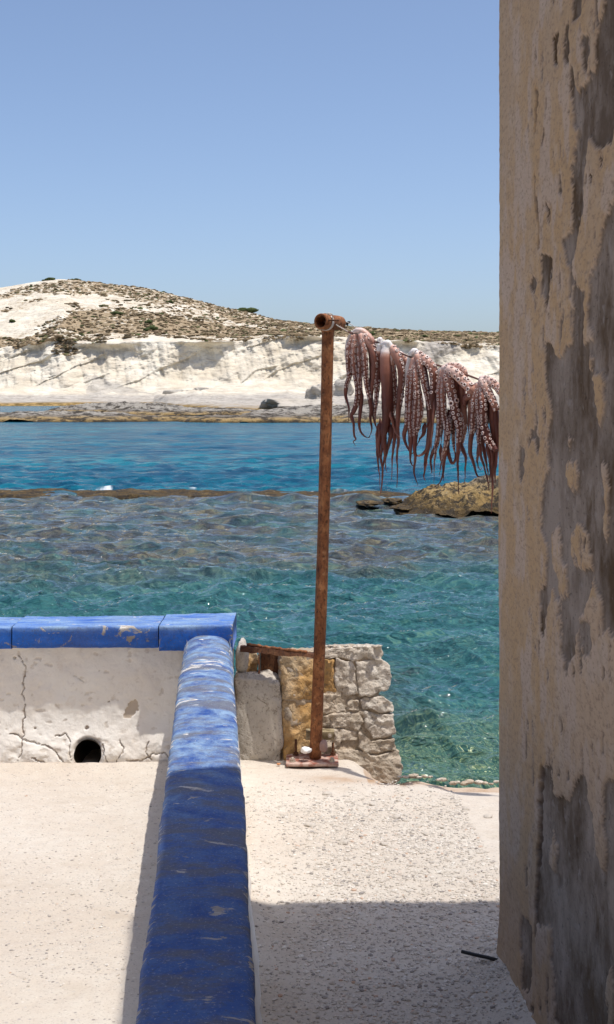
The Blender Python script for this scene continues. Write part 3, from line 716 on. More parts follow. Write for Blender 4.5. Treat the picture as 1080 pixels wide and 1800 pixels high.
# far end wraps round the corner
c1 = np.stack([Xv[:, 0] + .012, Yg[:, 0] + .010, Zg[:, 0]], -1); c2 = np.stack([Xv[:, 0] + .06, Yg[:, 0] + .013, Zg[:, 0]], -1)
c3 = np.stack([Xv[:, 0] * 0 + 3.4, Yg[:, 0] + .013, Zg[:, 0]], -1)
V = np.concatenate([c3[:, None], c2[:, None], c1[:, None], np.stack([Xv, Yg, Zg], -1)], 1)
pad = lambda a: np.concatenate([a[:, :1]] * 3 + [a], 1)
house = empty('house', (1.9, -.4, .2)); tag(house, 'old house with peeling ochre and grey render filling the right edge', 'house')
build('wall', V, grid_faces(V.shape[0], V.shape[1]), M_HOUSE, house, attrs={'plaster': pad(pm), 'pale': pad(palea), 'dark_tone': pad(dark_tone)})
mb = MB(); mb.add(*boxv(Xw(-4) + .03, 3.4, -4.02, -4.0, -.1, HT - .002)); mb.add(*boxv(3.4, 3.42, -4.02, 3.14, -.1, HT - .002)); mb.build('rear_wall', M_PLAIN, house, False)
mb = MB(); mb.add(*boxv(-7.0, .58, -8.0, -1.1, .1, 6.5)); mb.build('skylight_blocker', M_PLAIN, house, False)  # unseen block added behind the camera to cut skylight on the near ground
# flat roof slab, its seaward edge a little askew
rp = [(.70, -4.1), (.50, 2.5), (.452, 3.06), (.455, 3.13), (.60, 3.16), (.90, 3.235), (1.5, 3.25), (3.5, 3.25), (3.5, -4.1)]
V = [(x, y, HT) for x, y in rp] + [(x, y, HT + .12) for x, y in rp]; n = len(rp)
build('roof', V, [tuple(range(n))[::-1], tuple(range(n, 2 * n))] + [(i, (i + 1) % n, n + (i + 1) % n, n + i) for i in range(n)], M_ROOF, house, False)

# ------------------------------------------------------------------ cross wall (whitewashed, with a drain hole)
FY = 5.60
cw = empty('courtyard_wall', (-2.2, 5.7, 0)); tag(cw, 'low whitewashed wall with blue coping and round drain hole across the court', 'wall')
xs = np.concatenate([np.linspace(-6, -1.5, 40)[:-1], np.linspace(-1.5, -.46, 330)]); zs = np.linspace(-.12, .53, 190)
Xg, Zg = np.meshgrid(xs, zs); PX = 540 + Xg / FY * F; PY = HOR - (Zg - HC) * F / FY
wx = PX + 6 * fbm(PX * .10, PY * .10, 0, 4, 901); wy = PY + 6 * fbm(PX * .10, PY * .10, 0, 4, 902)
cwid = .75 + .8 * fbm(PX * .09, PY * .09, 0, 3, 909)
def ck(pts, w): return smooth(w, w * .3, polydist(wx, wy, pts) / np.clip(cwid, .25, 2))
crack = ck([(35, 1150), (45, 1175), (41, 1215), (43, 1245), (43, 1290), (38, 1330)], 1.4) + ck([(20, 1285), (48, 1297), (70, 1303), (95, 1312), (118, 1333)], 2.0) * .9 + ck([(-40, 1345), (10, 1347)], 3) \
      + ck([(225, 1330), (250, 1332), (280, 1318), (300, 1322)], 2.2) + ck([(262, 1300), (258, 1318), (268, 1330)], 1.6) + ck([(212, 1300), (220, 1320), (205, 1340)], 1.4) + ck([(100, 1292), (118, 1285), (126, 1300), (128, 1330)], 1.6) + ck([(60, 1325), (100, 1345)], 1.5) + ck([(182, 1305), (190, 1335), (205, 1345)], 1.6) + .5 * ck([(130, 1190), (150, 1198)], 1.2)
spot = lambda x, y, r: smooth(r, r * .5, np.hypot(wx - x, wy - y))
crack = crack + spot(152, 1277, 3) + spot(62, 1280, 3) + spot(192, 1232, 2) + spot(25, 1155, 2.5)
crack = np.clip(crack, 0, 1)
patch = inpoly(wx, wy, [(220, 1260), (224, 1236), (236, 1229), (243, 1236), (240, 1252), (230, 1262)]) * 1.0
patch = np.maximum(patch, .5 * smooth(.3, .5, fbm(PX * .05, PY * .07, 0, 4, 905)) * smooth(1265, 1300, PY)); patch = np.maximum(patch, .45 * smooth(.40, .52, fbm(PX * .07, PY * .1, 0, 4, 907)))
low = smooth(1265, 1320, PY)
Yf = FY - .010 * fbm(PX * .012, PY * .012, 0, 3, 903) - .004 * fbm(PX * .06, PY * .06, 0, 4, 904) + .012 * crack - .045 * smooth(.24, .0, Zg) ** 1.2 - low * .012 * (.3 + fbm(PX * .03, PY * .05, 0, 4, 906)) + .004 * patch
hx, hz, hr = (157 - 540) / F * FY, HC - (1322 - HOR) / F * FY, .061
d = np.hypot(Xg - hx, Zg - hz); rag = hr * (1 + .05 * fbm(np.arctan2(Zg - hz, Xg - hx) * 2, 0 * Xg, 0, 3, 908))
Yf += .012 * smooth(1.3, 1.0, d / rag); crack = np.maximum(crack, .6 * smooth(1.25, 1.0, d / hr))
inside = d < rag * .97
near_ = (d < rag * 1.06) & ~inside; s_ = rag / np.maximum(d, 1e-6)
Xg2 = np.where(near_, hx + (Xg - hx) * s_, Xg); Zg2 = np.where(near_, hz + (Zg - hz) * s_, Zg)
fq = grid_faces(*Xg.shape); keep = ~inside.ravel()[fq].any(1)
build('wall', np.stack([Xg2, Yf, Zg2], -1), fq[keep], M_WHITE, cw, attrs={'crack': crack, 'patch': patch})
v_, f_ = lathe((hx, FY - .004, hz), (0, 1, 0), [(-.03, hr * 1.03), (.0, hr * 1.0), (.24, hr * .99), (.24, .0)], 40)
build('drain_pipe', v_, f_, M_DARK, cw)
mb = MB(); mb.add(*boxv(-6, -.34, 5.845, 5.85, -.12, .53)); mb.add(*boxv(-6, -5.995, FY + .01, 5.845, -.12, .53)); mb.add(*boxv(-.36, -.335, FY + .02, 5.845, -.12, .52)); mb.build('rear_face', M_PLAIN, cw, False)

def coping(name, parent, x0, x1, y0, y1, z0, z1, nx, mat, seed, tilt=0.0, amp=.004):
    """a slab with softly rounded, chipped edges: closed section swept along X"""
    r = .011; sec = []
    for cx, cz, a0 in ((y0 + r, z0 + r, 180), (y1 - r, z0 + r, 270), (y1 - r, z1 - r, 0), (y0 + r, z1 - r, 90)):
        for k in range(4):
            a = math.radians(a0 + k * 30); sec.append((cx + r * math.cos(a), cz + r * math.sin(a)))
    sec2 = []
    for i in range(len(sec)):
        a = np.array(sec[i]); b = np.array(sec[(i + 1) % len(sec)]); n = max(1, int(np.linalg.norm(b - a) / .012))
        for k in range(n): sec2.append(a + (b - a) * k / n)
    sec2 = np.array(sec2); m_ = len(sec2); xsn = np.linspace(x0, x1, nx)
    Xc = np.repeat(xsn[:, None], m_, 1); Yc_ = np.repeat(sec2[None, :, 0], nx, 0); Zc = np.repeat(sec2[None, :, 1], nx, 0)
    d1 = amp * fbm(Xc * 7, Yc_ * 7 + Zc * 5, Zc * 9, 4, seed) + amp * .5 * fbm(Xc * 40, Yc_ * 40, Zc * 40, 2, seed + 1)
    Yc_ = Yc_ + d1 + .004 * fbm(Xc * 2, 0 * Xc, 0, 2, seed + 2); Zc = Zc + d1 * .8 + tilt * (Xc - x0) + .003 * fbm(Xc * 3, 0 * Xc, 0, 2, seed + 3)
    edge = np.clip(smooth(.03, .005, np.minimum(np.abs(sec2[:, 0] - y0), np.abs(sec2[:, 1] - z0)))[None, :] * .5 + 0 * Xc, 0, 1)
    chalk_and_light = smooth(z1 - .03, z1 - .006, sec2[:, 1])[None, :] * 1.0 + 0 * Xc
    V = np.stack([Xc, Yc_, Zc], -1).reshape(-1, 3); Fc = []
    for i in range(nx - 1):
        for j in range(m_):
            k = (j + 1) % m_; Fc.append((i * m_ + j, i * m_ + k, (i + 1) * m_ + k, (i + 1) * m_ + j))
    Fc.append(tuple(range(m_))); Fc.append(tuple(range((nx - 1) * m_, nx * m_))[::-1])
    return build(name, V, Fc, mat, parent, True, {'edge': edge, 'chalk_and_light': chalk_and_light + .05})
coping('coping', cw, -1.283, -.648, 5.572, 5.845, .497, .592, 150, M_BLUE2, 20, tilt=.003)
coping('coping', cw, -2.9, -1.288, 5.574, 5.845, .495, .589, 150, M_BLUE2, 24)
coping('coping', cw, -6, -2.91, 5.574, 5.845, .495, .589, 60, M_BLUE2, 28)
coping('corner_slab', cw, -.640, -.322, 5.540, 5.850, .490, .600, 90, M_BLUE2, 32, tilt=.018, amp=.005)

# ------------------------------------------------------------------ side wall running towards us, rounded blue top
sw = empty('side_wall', (-.2, 2.5, .2)); tag(sw, 'low wall with worn blue rounded top running from the front to the corner', 'wall')
ny = 560; yv = np.linspace(-1.5, 5.56, ny)
lx = -.126 - .0733 * yv; rx = .070 - .0717 * yv
crown = interp(yv, [(-1.5, .003), (3.6, .006), (4.6, .018), (5.2, .032), (5.56, .038)])
topz = interp(yv, [(-1.5, .582), (4.5, .582), (5.56, .560)])
us = np.concatenate([[0.0, 0.0], np.linspace(0, 1, 34), [1.0, 1.0]]); ns = len(us)
side = np.array([-2, -1] + [0] * 34 + [1, 2])
Yq = np.repeat(yv[:, None], ns, 1); U = np.repeat(us[None, :], ny, 0)
wob_l = .006 * fbm(yv * 4, 0 * yv, 0, 4, 41) + .003 * fbm(yv * 25, 0 * yv, 0, 3, 43); wob_r = .006 * fbm(yv * 4, 0 * yv, 0, 4, 42) + .003 * fbm(yv * 25, 0 * yv, 0, 3, 44)
Xq = (lx + wob_l)[:, None] + ((rx + wob_r) - (lx + wob_l))[:, None] * U
prof = 1 - np.abs(2 * U - 1) ** 3.2
edger = smooth(0, .05, U) * smooth(1, .95, U)
Zq = topz[:, None] - crown[:, None] * 1.2 * (1 - prof) - .008 * (1 - edger) + .002 * fbm(Xq * 10, Yq * 6, 0, 4, 45) + .0006 * fbm(Xq * 90, Yq * 90, 0, 2, 46)
Zq[:, 0] -= .10; Zq[:, 1] -= .030; Zq[:, -1] -= .10; Zq[:, -2] -= .030
Xq[:, 0] += .012; Xq[:, -1] -= .012; Xq[:, 1] -= .001; Xq[:, -2] += .001
edge = np.clip(smooth(.09, 0, U) + smooth(.93, 1, U), 0, 1); edge[:, :2] = 1; edge[:, -2:] = 1
chalk_and_light = .25 + .75 * smooth(2.4, 4.4, Yq + .5 * fbm(Xq * 5, Yq * 3, 0, 3, 47)) ; chalk_and_light[:, :2] *= .3  # wear plus painted light: paler over the sunlit far end, duller in shade
edge = np.clip(edge * .8 + .33 * smooth(3.3, 4.0, Yq) * smooth(.2, .5, fbm(Xq * 3, Yq * 2.5, 0, 3, 48) + .35), 0, 1)
build('blue_top', np.stack([Xq, Yq, Zq], -1), grid_faces(ny, ns, flip=True), M_BLUE, sw, attrs={'edge': edge, 'chalk_and_light': chalk_and_light})
for sgn, nm in ((-1, 'left_face'), (1, 'right_face')):
    nz = 46; tt = np.linspace(0, 1, nz)[None, :] + np.zeros((ny, 1)); Yb = np.repeat(yv[:, None], nz, 1)
    zb = zg(0, Yb) - .06; Zb = .525 + (zb - .525) * tt
    base = (lx + wob_l + .013)[:, None] if sgn < 0 else (rx + wob_r - .010)[:, None]
    fl = (.035 * tt ** 1.5 + .02 * tt) if sgn > 0 else .012 * tt
    Xb = base + sgn * (fl + .006 * fbm(Yb * 7, Zb * 7, sgn, 4, 51) + .003 * fbm(Yb * 40, Zb * 40, sgn, 3, 52))
    Zb[:, 0] += .02
    build(nm, np.stack([Xb, Yb, Zb], -1), grid_faces(ny, nz, flip=(sgn > 0)), M_WHITE, sw, attrs={'crack': 0 * Xb, 'patch': .6 * smooth(.2, .5, fbm(Yb * 5, Zb * 8, 0, 4, 53))})

# ------------------------------------------------------------------ ruined masonry stub and concrete lump
def FYl(px, py=1376): return 5.645 + .00030 * (px - 560) + .00042 * (1376 - py)
NRM = Vector((.10, -1, .16)).normalized()                     # outward from the face, towards the viewer
rw = empty('ruined_wall', (.2, 5.6, 0)); tag(rw, 'broken stub of cracked pale and ochre masonry behind the rusty pole', 'wall')
def stone(poly, mat, seed, out=.0, bulge=.006, depth=.16, parent=rw, name='stone', fy=FYl, jit=1.0):
    p = np.array(poly, float); q = []
    for i in range(len(p)):
        a, b = p[i], p[(i + 1) % len(p)]; n = max(2, int(np.linalg.norm(b - a) / 1.6))
        for k in range(n): q.append(a + (b - a) * k / n)
    q = np.array(q)
    q = q.mean(0) + (q - q.mean(0)) * 1.05
    for _ in range(1): q = q * .5 + (np.roll(q, 1, 0) + np.roll(q, -1, 0)) * .25
    q += np.stack([jit * 2.6 * fbm(q[:, 0] * .16, q[:, 1] * .16, seed, 4, seed), jit * 2.6 * fbm(q[:, 0] * .12, q[:, 1] * .12, seed + 9, 4, seed + 1)], 1)
    c = q.mean(0); m_ = len(q); rings = [(1.0, -depth), (1.0, -.012), (.985, .2 * bulge), (.95, .6 * bulge), (.90, .82 * bulge)] + [(s, bulge) for s in (.84, .77, .70, .62, .54, .46, .38, .30, .22, .14, .02)]
    V = []
    for s, h in rings:
        for i in range(m_):
            x, y = c + (q[i] - c) * s; Yb = fy(x, y); P0 = np.array(P(x, y, Yb))
            V.append((*P0, h))
    V = np.array(V); h = V[:, 3].copy(); V = V[:, :3]
    n = .014 * fbm(V[:, 0] * 34 + seed, V[:, 1] * 34, V[:, 2] * 34, 5, seed + 2) + .012 * fbm(V[:, 0] * 13, V[:, 1] * 13, V[:, 2] * 13, 3, seed + 3, ridge=True)
    h = h + np.where(h > 0, n, .2 * n) + out
    V = V + np.outer(h, np.array(NRM[:]) if fy is FYl else np.array([0, -1, 0]))
    Fc = []
    for r_ in range(len(rings) - 1):
        for i in range(m_):
            k = (i + 1) % m_; Fc.append((r_ * m_ + i, r_ * m_ + k, (r_ + 1) * m_ + k, (r_ + 1) * m_ + i))
    Fc.append(tuple(range((len(rings) - 1) * m_, len(rings) * m_)))
    return build(name, V, Fc, mat, parent)
stones = [
 ([(563, 1144), (600, 1138), (640, 1137), (667, 1136), (672, 1150), (668, 1160), (640, 1157), (620, 1162), (600, 1156), (563, 1157)], M_STONE, .012, .25),
 ([(626, 1164), (668, 1159), (683, 1168), (687, 1190), (681, 1212), (662, 1216), (650, 1222), (632, 1222), (628, 1196)], M_STONE, .022, .3),
 ([(590, 1158), (618, 1164), (624, 1177), (626, 1200), (629, 1218), (610, 1222), (594, 1219), (589, 1200)], M_STONE, .014, .25),
 ([(562, 1159), (587, 1159), (586, 1200), (591, 1216), (563, 1216)], M_STONE_Y, .004, .2),
 ([(562, 1219), (590, 1219), (606, 1226), (610, 1236), (605, 1248), (594, 1253), (562, 1254)], M_STONE_D, .006, .2),
 ([(612, 1232), (630, 1230), (631, 1250), (610, 1247)], M_STONE_D, .014, .2),
 ([(634, 1228), (655, 1225), (672, 1223), (688, 1235), (691, 1250), (668, 1252), (655, 1245), (637, 1246)], M_STONE, .018, .3),
 ([(568, 1257), (600, 1251), (632, 1254), (638, 1268), (629, 1283), (610, 1276), (585, 1280), (564, 1276)], M_STONE_D, .012, .25),
 ([(640, 1249), (660, 1255), (690, 1256), (694, 1288), (680, 1294), (657, 1298), (645, 1280), (641, 1268)], M_STONE, .014, .3),
 ([(562, 1281), (600, 1280), (625, 1287), (629, 1300), (600, 1301), (588, 1314), (562, 1316)], M_STONE_D, .006, .2),
 ([(632, 1286), (652, 1302), (690, 1298), (695, 1316), (665, 1324), (640, 1322), (631, 1312)], M_STONE_D, .014, .3),
 ([(590, 1318), (628, 1318), (660, 1328), (698, 1318), (705, 1345), (701, 1370), (688, 1377), (660, 1370), (618, 1362), (596, 1345)], M_STONE_D, .016, .3),
 ([(494, 1150), (545, 1147), (561, 1158), (561, 1229), (496, 1228)], M_STONE_Y, .006, .25),
 ([(496, 1233), (561, 1235), (563, 1278), (562, 1336), (500, 1338)], M_STONE_Y, .002, .25),
 ([(425, 1152), (436, 1143), (452, 1145), (457, 1158), (454, 1186), (428, 1186)], M_STONE_Y, .01, .12)]
for i, (p_, mt, out, dp) in enumerate(stones): stone(p_, mt, 1000 + i * 7, out * .55 - (.12 if i == 14 else 0), depth=dp)
# crumbled core behind the stones
pc_ = [(497, 1200), (496, 1150), (560, 1148), (600, 1142), (660, 1141), (664, 1165), (678, 1172), (680, 1205), (664, 1219), (664, 1228), (682, 1240), (686, 1290), (688, 1320), (694, 1345), (690, 1366), (600, 1352), (560, 1345), (500, 1342)]
stone(pc_, M_MORTAR, 1200, -.010, .01, .30, name='mortar_core')
# loose rubble bits along its top
for k in range(12):
    px = 572 + k * 8.5 + random.uniform(-3, 3); x, y, z = P(px, 1137 + random.uniform(-1, 2), FYl(px) + random.uniform(.0, .12))
    V, Fc = rock((x, y, z), (random.uniform(.010, .022), .016, random.uniform(.006, .012)), 2, .5, 2, 1300 + k)
    build('rubble', V, np.array(Fc), M_STONE, rw)

# concrete lump between the walls
def lumpY(px): return 5.53
lv = np.array([(414, 1200), (422, 1186), (440, 1180), (465, 1179), (482, 1184), (491, 1198), (494, 1240), (497, 1300), (502, 1335), (490, 1345), (430, 1350), (400, 1350), (404, 1250)], float)
V, Fc = ico(5); V = V.copy()
sgn_ = np.sign(V) * np.abs(V) ** .42; V = sgn_ / np.maximum(np.abs(sgn_).max(1), .001)[:, None] * 1.0 * (np.linalg.norm(sgn_, axis=1)[:, None] * 0 + 1) * .5 + sgn_ * .42
V = V * np.array([.116, .10, .222]) + np.array([-.222, 5.715, .150])
V[:, 0] += .05 * (.4 - V[:, 2]) * 0.6; V[:, 1] += .10 * V[:, 2]
V += (.022 * fbm(V[:, 0] * 11, V[:, 1] * 11, V[:, 2] * 11, 5, 1400) + .010 * fbm(V[:, 0] * 50, V[:, 1] * 50, V[:, 2] * 50, 3, 1401))[:, None] * (V - np.array([-.222, 5.715, .150])) / .15
tag(build('concrete_lump', V, np.array(Fc), M_CONC), 'rough grey concrete lump between the blue topped wall and the ochre masonry', 'concrete block')
V, Fc = rock((-.292, 5.74, .43), (.030, .05, .085), 3, .3, 1.5, 1410)
tag(build('concrete_wedge', V, np.array(Fc), M_CONC), 'grey broken concrete wedge beside the blue corner slab', 'concrete block')

# rusty steel: channel set in the gap and beam across the top
ss = empty('steel_beam', P(490, 1150, 5.68)); tag(ss, 'dark rusted steel beam lying across the top of the ruined masonry', 'beam')
a = np.array(P(423, 1139, 5.70)); b = np.array(P(552, 1151, 5.52))
tt = np.linspace(0, 1, 40)[:, None]; pts = a + (b - a) * tt
wth = .012 * (1 - .35 * tt[:, 0]); V = []; 
for i in range(40):
    j1, j2, j3 = [.0035 * float(vn(np.array(i * .5), np.array(q * 5.0), 0, 1500)) for q in range(3)]
    w = wth[i]; c_ = pts[i]
    V += [c_ + (0, -.03, -w + j1), c_ + (0, .02, -w * .6), c_ + (0, .025, w * .8 + j2), c_ + (0, -.02, w + j3)]
Fc = [(i * 4 + j, i * 4 + (j + 1) % 4, (i + 1) * 4 + (j + 1) % 4, (i + 1) * 4 + j) for i in range(39) for j in range(4)] + [(3, 2, 1, 0), (156, 157, 158, 159)]
build('web', V, Fc, M_RUSTD, ss, False)
mb = MB(); a2 = a + (.03, -.01, .017); b2 = b + (-.03, 0, .010)
v_, f_, *_ = tube(a2 + (b2 - a2) * np.linspace(0, 1, 26)[:, None] + .003 * RNG.uniform(-1, 1, (26, 3)), .007, 6); mb.add(v_, f_); mb.build('flange', M_RUST, ss)
st_ = empty('steel_channel', P(476, 1190, 5.74)); tag(st_, 'red brown rusted steel channel standing in the gap left of the ochre masonry', 'steel channel')
x0, x1 = (457 - 540) / F * 5.74, (496 - 540) / F * 5.74
mb = MB(); mb.add(*boxv(x0, x1, 5.80, 5.81, 0, .44)); mb.build('web', M_RUSTD, st_, False)
mb = MB(); mb.add(*boxv(x0 - .006, x0 - .001, 5.72, 5.80, 0, .44)); mb.build('flange', M_RUST, st_, False)
mb = MB(); mb.add(*boxv(x1 + .001, x1 + .006, 5.72, 5.80, 0, .44)); mb.build('flange', M_RUST, st_, False)

# ------------------------------------------------------------------ rusty pole with cross pipe
PY0 = 5.57
def make_pole(base):
    bx, by, bz = base
    t_ = empty('rusty_pole', (bx, by, bz))
    n = 60; tt = np.linspace(0, 1, n); lean = np.array([.055, 0, 1.885 - bz + .0])
    pts = np.array([[bx, by, bz]]) + lean[None] * tt[:, None]; pts[:, 0] += .006 * np.sin(tt * 3.1)
    mb = MB(); v_, f_, *_ = tube(pts, .0258 * (1 + .02 * np.sin(tt * 21)), 28, rough=.006); mb.add(v_, f_); mb.build('pole', M_RUST, t_)
    ax = np.array([.5, .87, 0.0]); top = pts[-1]; c0 = np.array([bx + .0225, by - .075, top[2] + .033])
    v_, f_ = lathe(c0, ax, [(.16, .024), (.012, .0245), (.0, .0255), (-.002, .030), (.004, .0345), (.03, .0348), (.034, .033), (.15, .0325), (.172, .031), (.174, .023), (.16, .022)], 36)
    build('cross_pipe', v_, f_, M_RUST, t_)
    mb = MB(); mb.add(*lathe(c0 + ax * .015, ax, [(.0, .0)] + [(.145, .0)][:0] + [(.0, .024)], 24)) if False else None
    v_, f_ = lathe(c0 + ax * .10, ax, [(0, .0248), (.001, .0)], 24); build('pipe_shade_disc', v_, f_, M_DARK, t_)  # near-black disc stands for the shade deep inside the open pipe
    v_, f_, *_ = tube([c0 + (.018, -.005, -.003), c0 + (.035, -.012, .003), c0 + (.06, -.008, .004), c0 + (.078, 0, .004)], .0042, 8); build('hook', v_, f_, M_RUSTD, t_)
    # seam ring where the pole meets the pipe
    v_, f_ = lathe(top - (0, 0, .012), (0, 0, 1), [(0, .0262), (.006, .029), (.014, .030), (.02, .027)], 24); build('weld', v_, f_, M_RUST, t_)
    pl_ = MB(); V, Fc = boxv(bx - .127, bx + .100, by - .085, by + .07, bz - .014, bz); pl_.add(V, Fc)
    p_ = pl_.build('base_plate', M_PLATE, t_, False)
    md = p_.modifiers.new('bevel', 'BEVEL'); md.width = .004; md.segments = 2
    for dx_, dy_, hh in ((-.098, -.055, .0), (.072, -.055, .0), (-.085, .045, .05), (.078, .045, .035)):
        v1, f1 = lathe((bx + dx_, by + dy_, bz), (0, 0, 1), [(0, .0), (0, .0145), (.003, .0145), (.003, .0105), (.013, .0105), (.013, 0)], 6 if True else 12)
        nb = build('bolt', v1, f1, M_BOLT if hh < .01 else M_RUSTD, t_, False)
        v1, f1 = lathe((bx + dx_, by + dy_, bz + .013), (0, 0, 1), [(0, .0055), (.006 + hh, .0055), (.006 + hh, 0)], 10)
        build('stud', v1, f1, M_BOLT if hh < .01 else M_RUSTD, t_, True)
    return t_, c0, ax
bx = (554.5 - 540) / F * PY0
tp, PC0, PAX = make_pole((bx, PY0, .022)); tag(tp, 'rusty steel pole with a short open cross pipe on top', 'pole')

# bracket on the masonry
bk = empty('wall_bracket', P(576, 1293, FYl(576) - .05)); tag(bk, 'rusty flat bracket with one bolt on the masonry right of the pole foot', 'bracket')
yb = FYl(576) - .052
mb = MB(); a = P(538, 1286, yb); b = P(588, 1300, yb); mb.add(*boxv(a[0], b[0], yb - .008, yb + .05, b[2], a[2]))
mb.build('plate', M_BRKT, bk, False)
v_, f_ = lathe((P(580, 1292, yb)[0], yb - .008, P(580, 1292, yb)[2]), (0, -1, 0), [(0, .009), (.008, .009), (.008, .005), (.018, .005), (.018, 0)], 8); build('bolt', v_, f_, M_BOLT, bk, False)

V, Fc = rock(P(538, 1319, 5.52), (.026, .02, .016), 3, .4, 1.4, 1601); tag(build('stone', V, np.array(Fc), M_WSTONE), 'bright white stone just left of the pole foot', 'stone')
V, Fc = rock(P(569, 1311, 5.53), (.020, .02, .030), 3, .3, 1.2, 1602); tag(build('stone', V, np.array(Fc), M_PSTONE), 'purple brown stone just right of the pole foot under the bracket', 'stone')
V, Fc = rock(P(490, 1343, 5.53), (.010, .008, .005), 2, .4, 1.4, 1603); tag(build('tile_chip', V, np.array(Fc), M_TERRA), 'orange chip of tile lying left of the pole base plate', 'chip')

# ------------------------------------------------------------------ gravel
def gsurf(x, y): return float(zg(0, np.array(y))) + float(ground_noise(np.array([x]), np.array([y]))[0])
def pebbles(n, xr, yr, smin, smax, dens, seed, sub=1):
    R = np.random.RandomState(seed); bv, bf = ico(sub); vs, fs, rn = [], [], []; q = 0
    x = R.uniform(*xr, n * 3); y = R.uniform(*yr, n * 3); k = R.rand(n * 3) < dens(x, y); x = x[k][:n]; y = y[k][:n]
    z = zg(x, y) + ground_noise(x, y)
    z = z + np.exp(-((x - .50 - .02 * (3.1 - y)) / .07) ** 2) * smooth(3.5, 3.0, y) * .05 + .02 * np.exp(-((x + .18) / .05) ** 2) * smooth(5.4, 4.5, y) - .03 * smooth(.45, .62, x) * smooth(4.9, 5.2, y)
    for i in range(len(x)):
        s = smin * (smax / smin) ** (R.rand() ** 2.2)
        A = R.uniform(.6, 1.35); B = R.uniform(.6, 1.2); a = R.uniform(0, 6.28); v = bv * (1 + .22 * R.uniform(-1, 1, (len(bv), 1))) * (s * A, s * B, s * R.uniform(.35, .7))
        v = np.stack([v[:, 0] * math.cos(a) - v[:, 1] * math.sin(a), v[:, 0] * math.sin(a) + v[:, 1] * math.cos(a), v[:, 2]], 1)
        vs.append(v + (x[i], y[i], z[i] + s * .12)); fs.append(bf + q * len(bv)); rn.append(np.full(len(bv), R.rand())); q += 1
    return np.concatenate(vs), np.concatenate(fs), np.concatenate(rn)
dr = lambda x, y: np.where(x > .59 - .0 * y, 0.0, .12 + .88 * smooth(-.25, .15, x + .25 * (y - 4.2) * -1 * 0 + .12 * fbm(x * 3, y * 3, 0, 3, 99)) * smooth(5.15, 4.6, y))
V, Fc, rn = pebbles(15000, (-.30, .60), (2.75, 5.25), .0022, .0082, dr, 5)
tag(build('gravel', V, Fc, M_GRAVEL, smooth=False, attrs={'rnd': rn}), 'fine pale gravel strewn between the blue topped wall and the house', 'gravel', kind='stuff')
V, Fc, rn = pebbles(3200, (-1.35, -.42), (3.0, 5.5), .0016, .0055, lambda x, y: .25 + .75 * smooth(4.6, 3.6, y), 6)
tag(build('gravel', V, Fc, M_GRAVEL, smooth=False, attrs={'rnd': rn}), 'sparse tiny stones on the sandy floor left of the blue topped wall', 'gravel', kind='stuff')
big_ = [(697, 1437, 9), (713, 1440, 6), (604, 1484, 12), (675, 1487, 9), (777, 1453, 9), (752, 1466, 9), (744, 1463, 6), (735, 1434, 6), (700, 1410, 5), (656, 1415, 9), (575, 1397, 10), (545, 1454, 11), (783, 1488, 5), (690, 1492, 6), (820, 1424, 8), (640, 1448, 5), (858, 1436, 10), (736, 1451, 8), (612, 1409, 7)]
proto = None
vv_, ff_ = rock((0, 0, 0), (1, .8, .55), 3, .35, 1.4, 1700)
pmesh = None
for i, (px, py, r_) in enumerate(big_):
    Yq = (HC * F + .0 - .4675 * F) / (py - HOR - .085 * F) ; x = (px - 540) / F * Yq; s = r_ / F * Yq
    if pmesh is None:
        o = build('stone', vv_, np.array(ff_), M_GRAVEL, attrs={'rnd': np.full(len(vv_), .34)}); pmesh = o
    else:
        o = pmesh.copy(); COL.objects.link(o)
    o.location = (x, Yq, gsurf(x, Yq) + s * .12); o.scale = (s, s, s * random.uniform(.7, 1)); o.rotation_euler = (random.uniform(-.2, .2), random.uniform(-.2, .2), random.uniform(0, 6.28))
    lab = {604: 'largest grey stone on the sunlit gravel, nearest the shade edge left of centre', 545: 'pale lumpy stone on the bare sand close to the blue topped wall', 575: 'flat beige stone just in front of the ochre stain by the masonry foot',
           858: 'grey stone in the sunlit gravel hard against the house wall edge', 697: 'grey stone leading the close pair in the middle of the sunlit gravel'}.get(px, 'small grey stone half sunk in the sunlit pale gravel')
    tag(o, lab, 'stone', 'loose stones on the sunlit gravel')
v_, f_, *_ = tube([(P(812, 1694, 3.14)), P(835, 1700, 3.12), P(858, 1705, 3.10), P(886, 1713, 3.08)], .0045, 8)
v_ = np.array(v_); v_[:, 2] += .030
tag(build('cable', v_, f_, M_BLACK), 'short black cable end lying on shaded gravel at the house foot', 'cable')
# broken rim of stones along the edge of the quay
vs = []
for i in range(16):
    px = 702 + i * 11.5 + random.uniform(-3, 3); x = (px - 540) / F * 5.32; s = random.uniform(.008, .018)
    V, Fc = rock((x, 5.315 + random.uniform(-.02, .02), gsurf(x, 5.3) - .03 * float(smooth(.45, .62, np.array(x))) + .002), (s * 1.5, s, s * .6), 2, .5, 1.7, 1800 + i)
    o = build('edge_stone', V, np.array(Fc), M_STONE_D if i % 3 else M_STONE)
    tag(o, 'small broken stone on the reddish rim of the quay above the water', 'stone', 'broken stones along the quay rim')

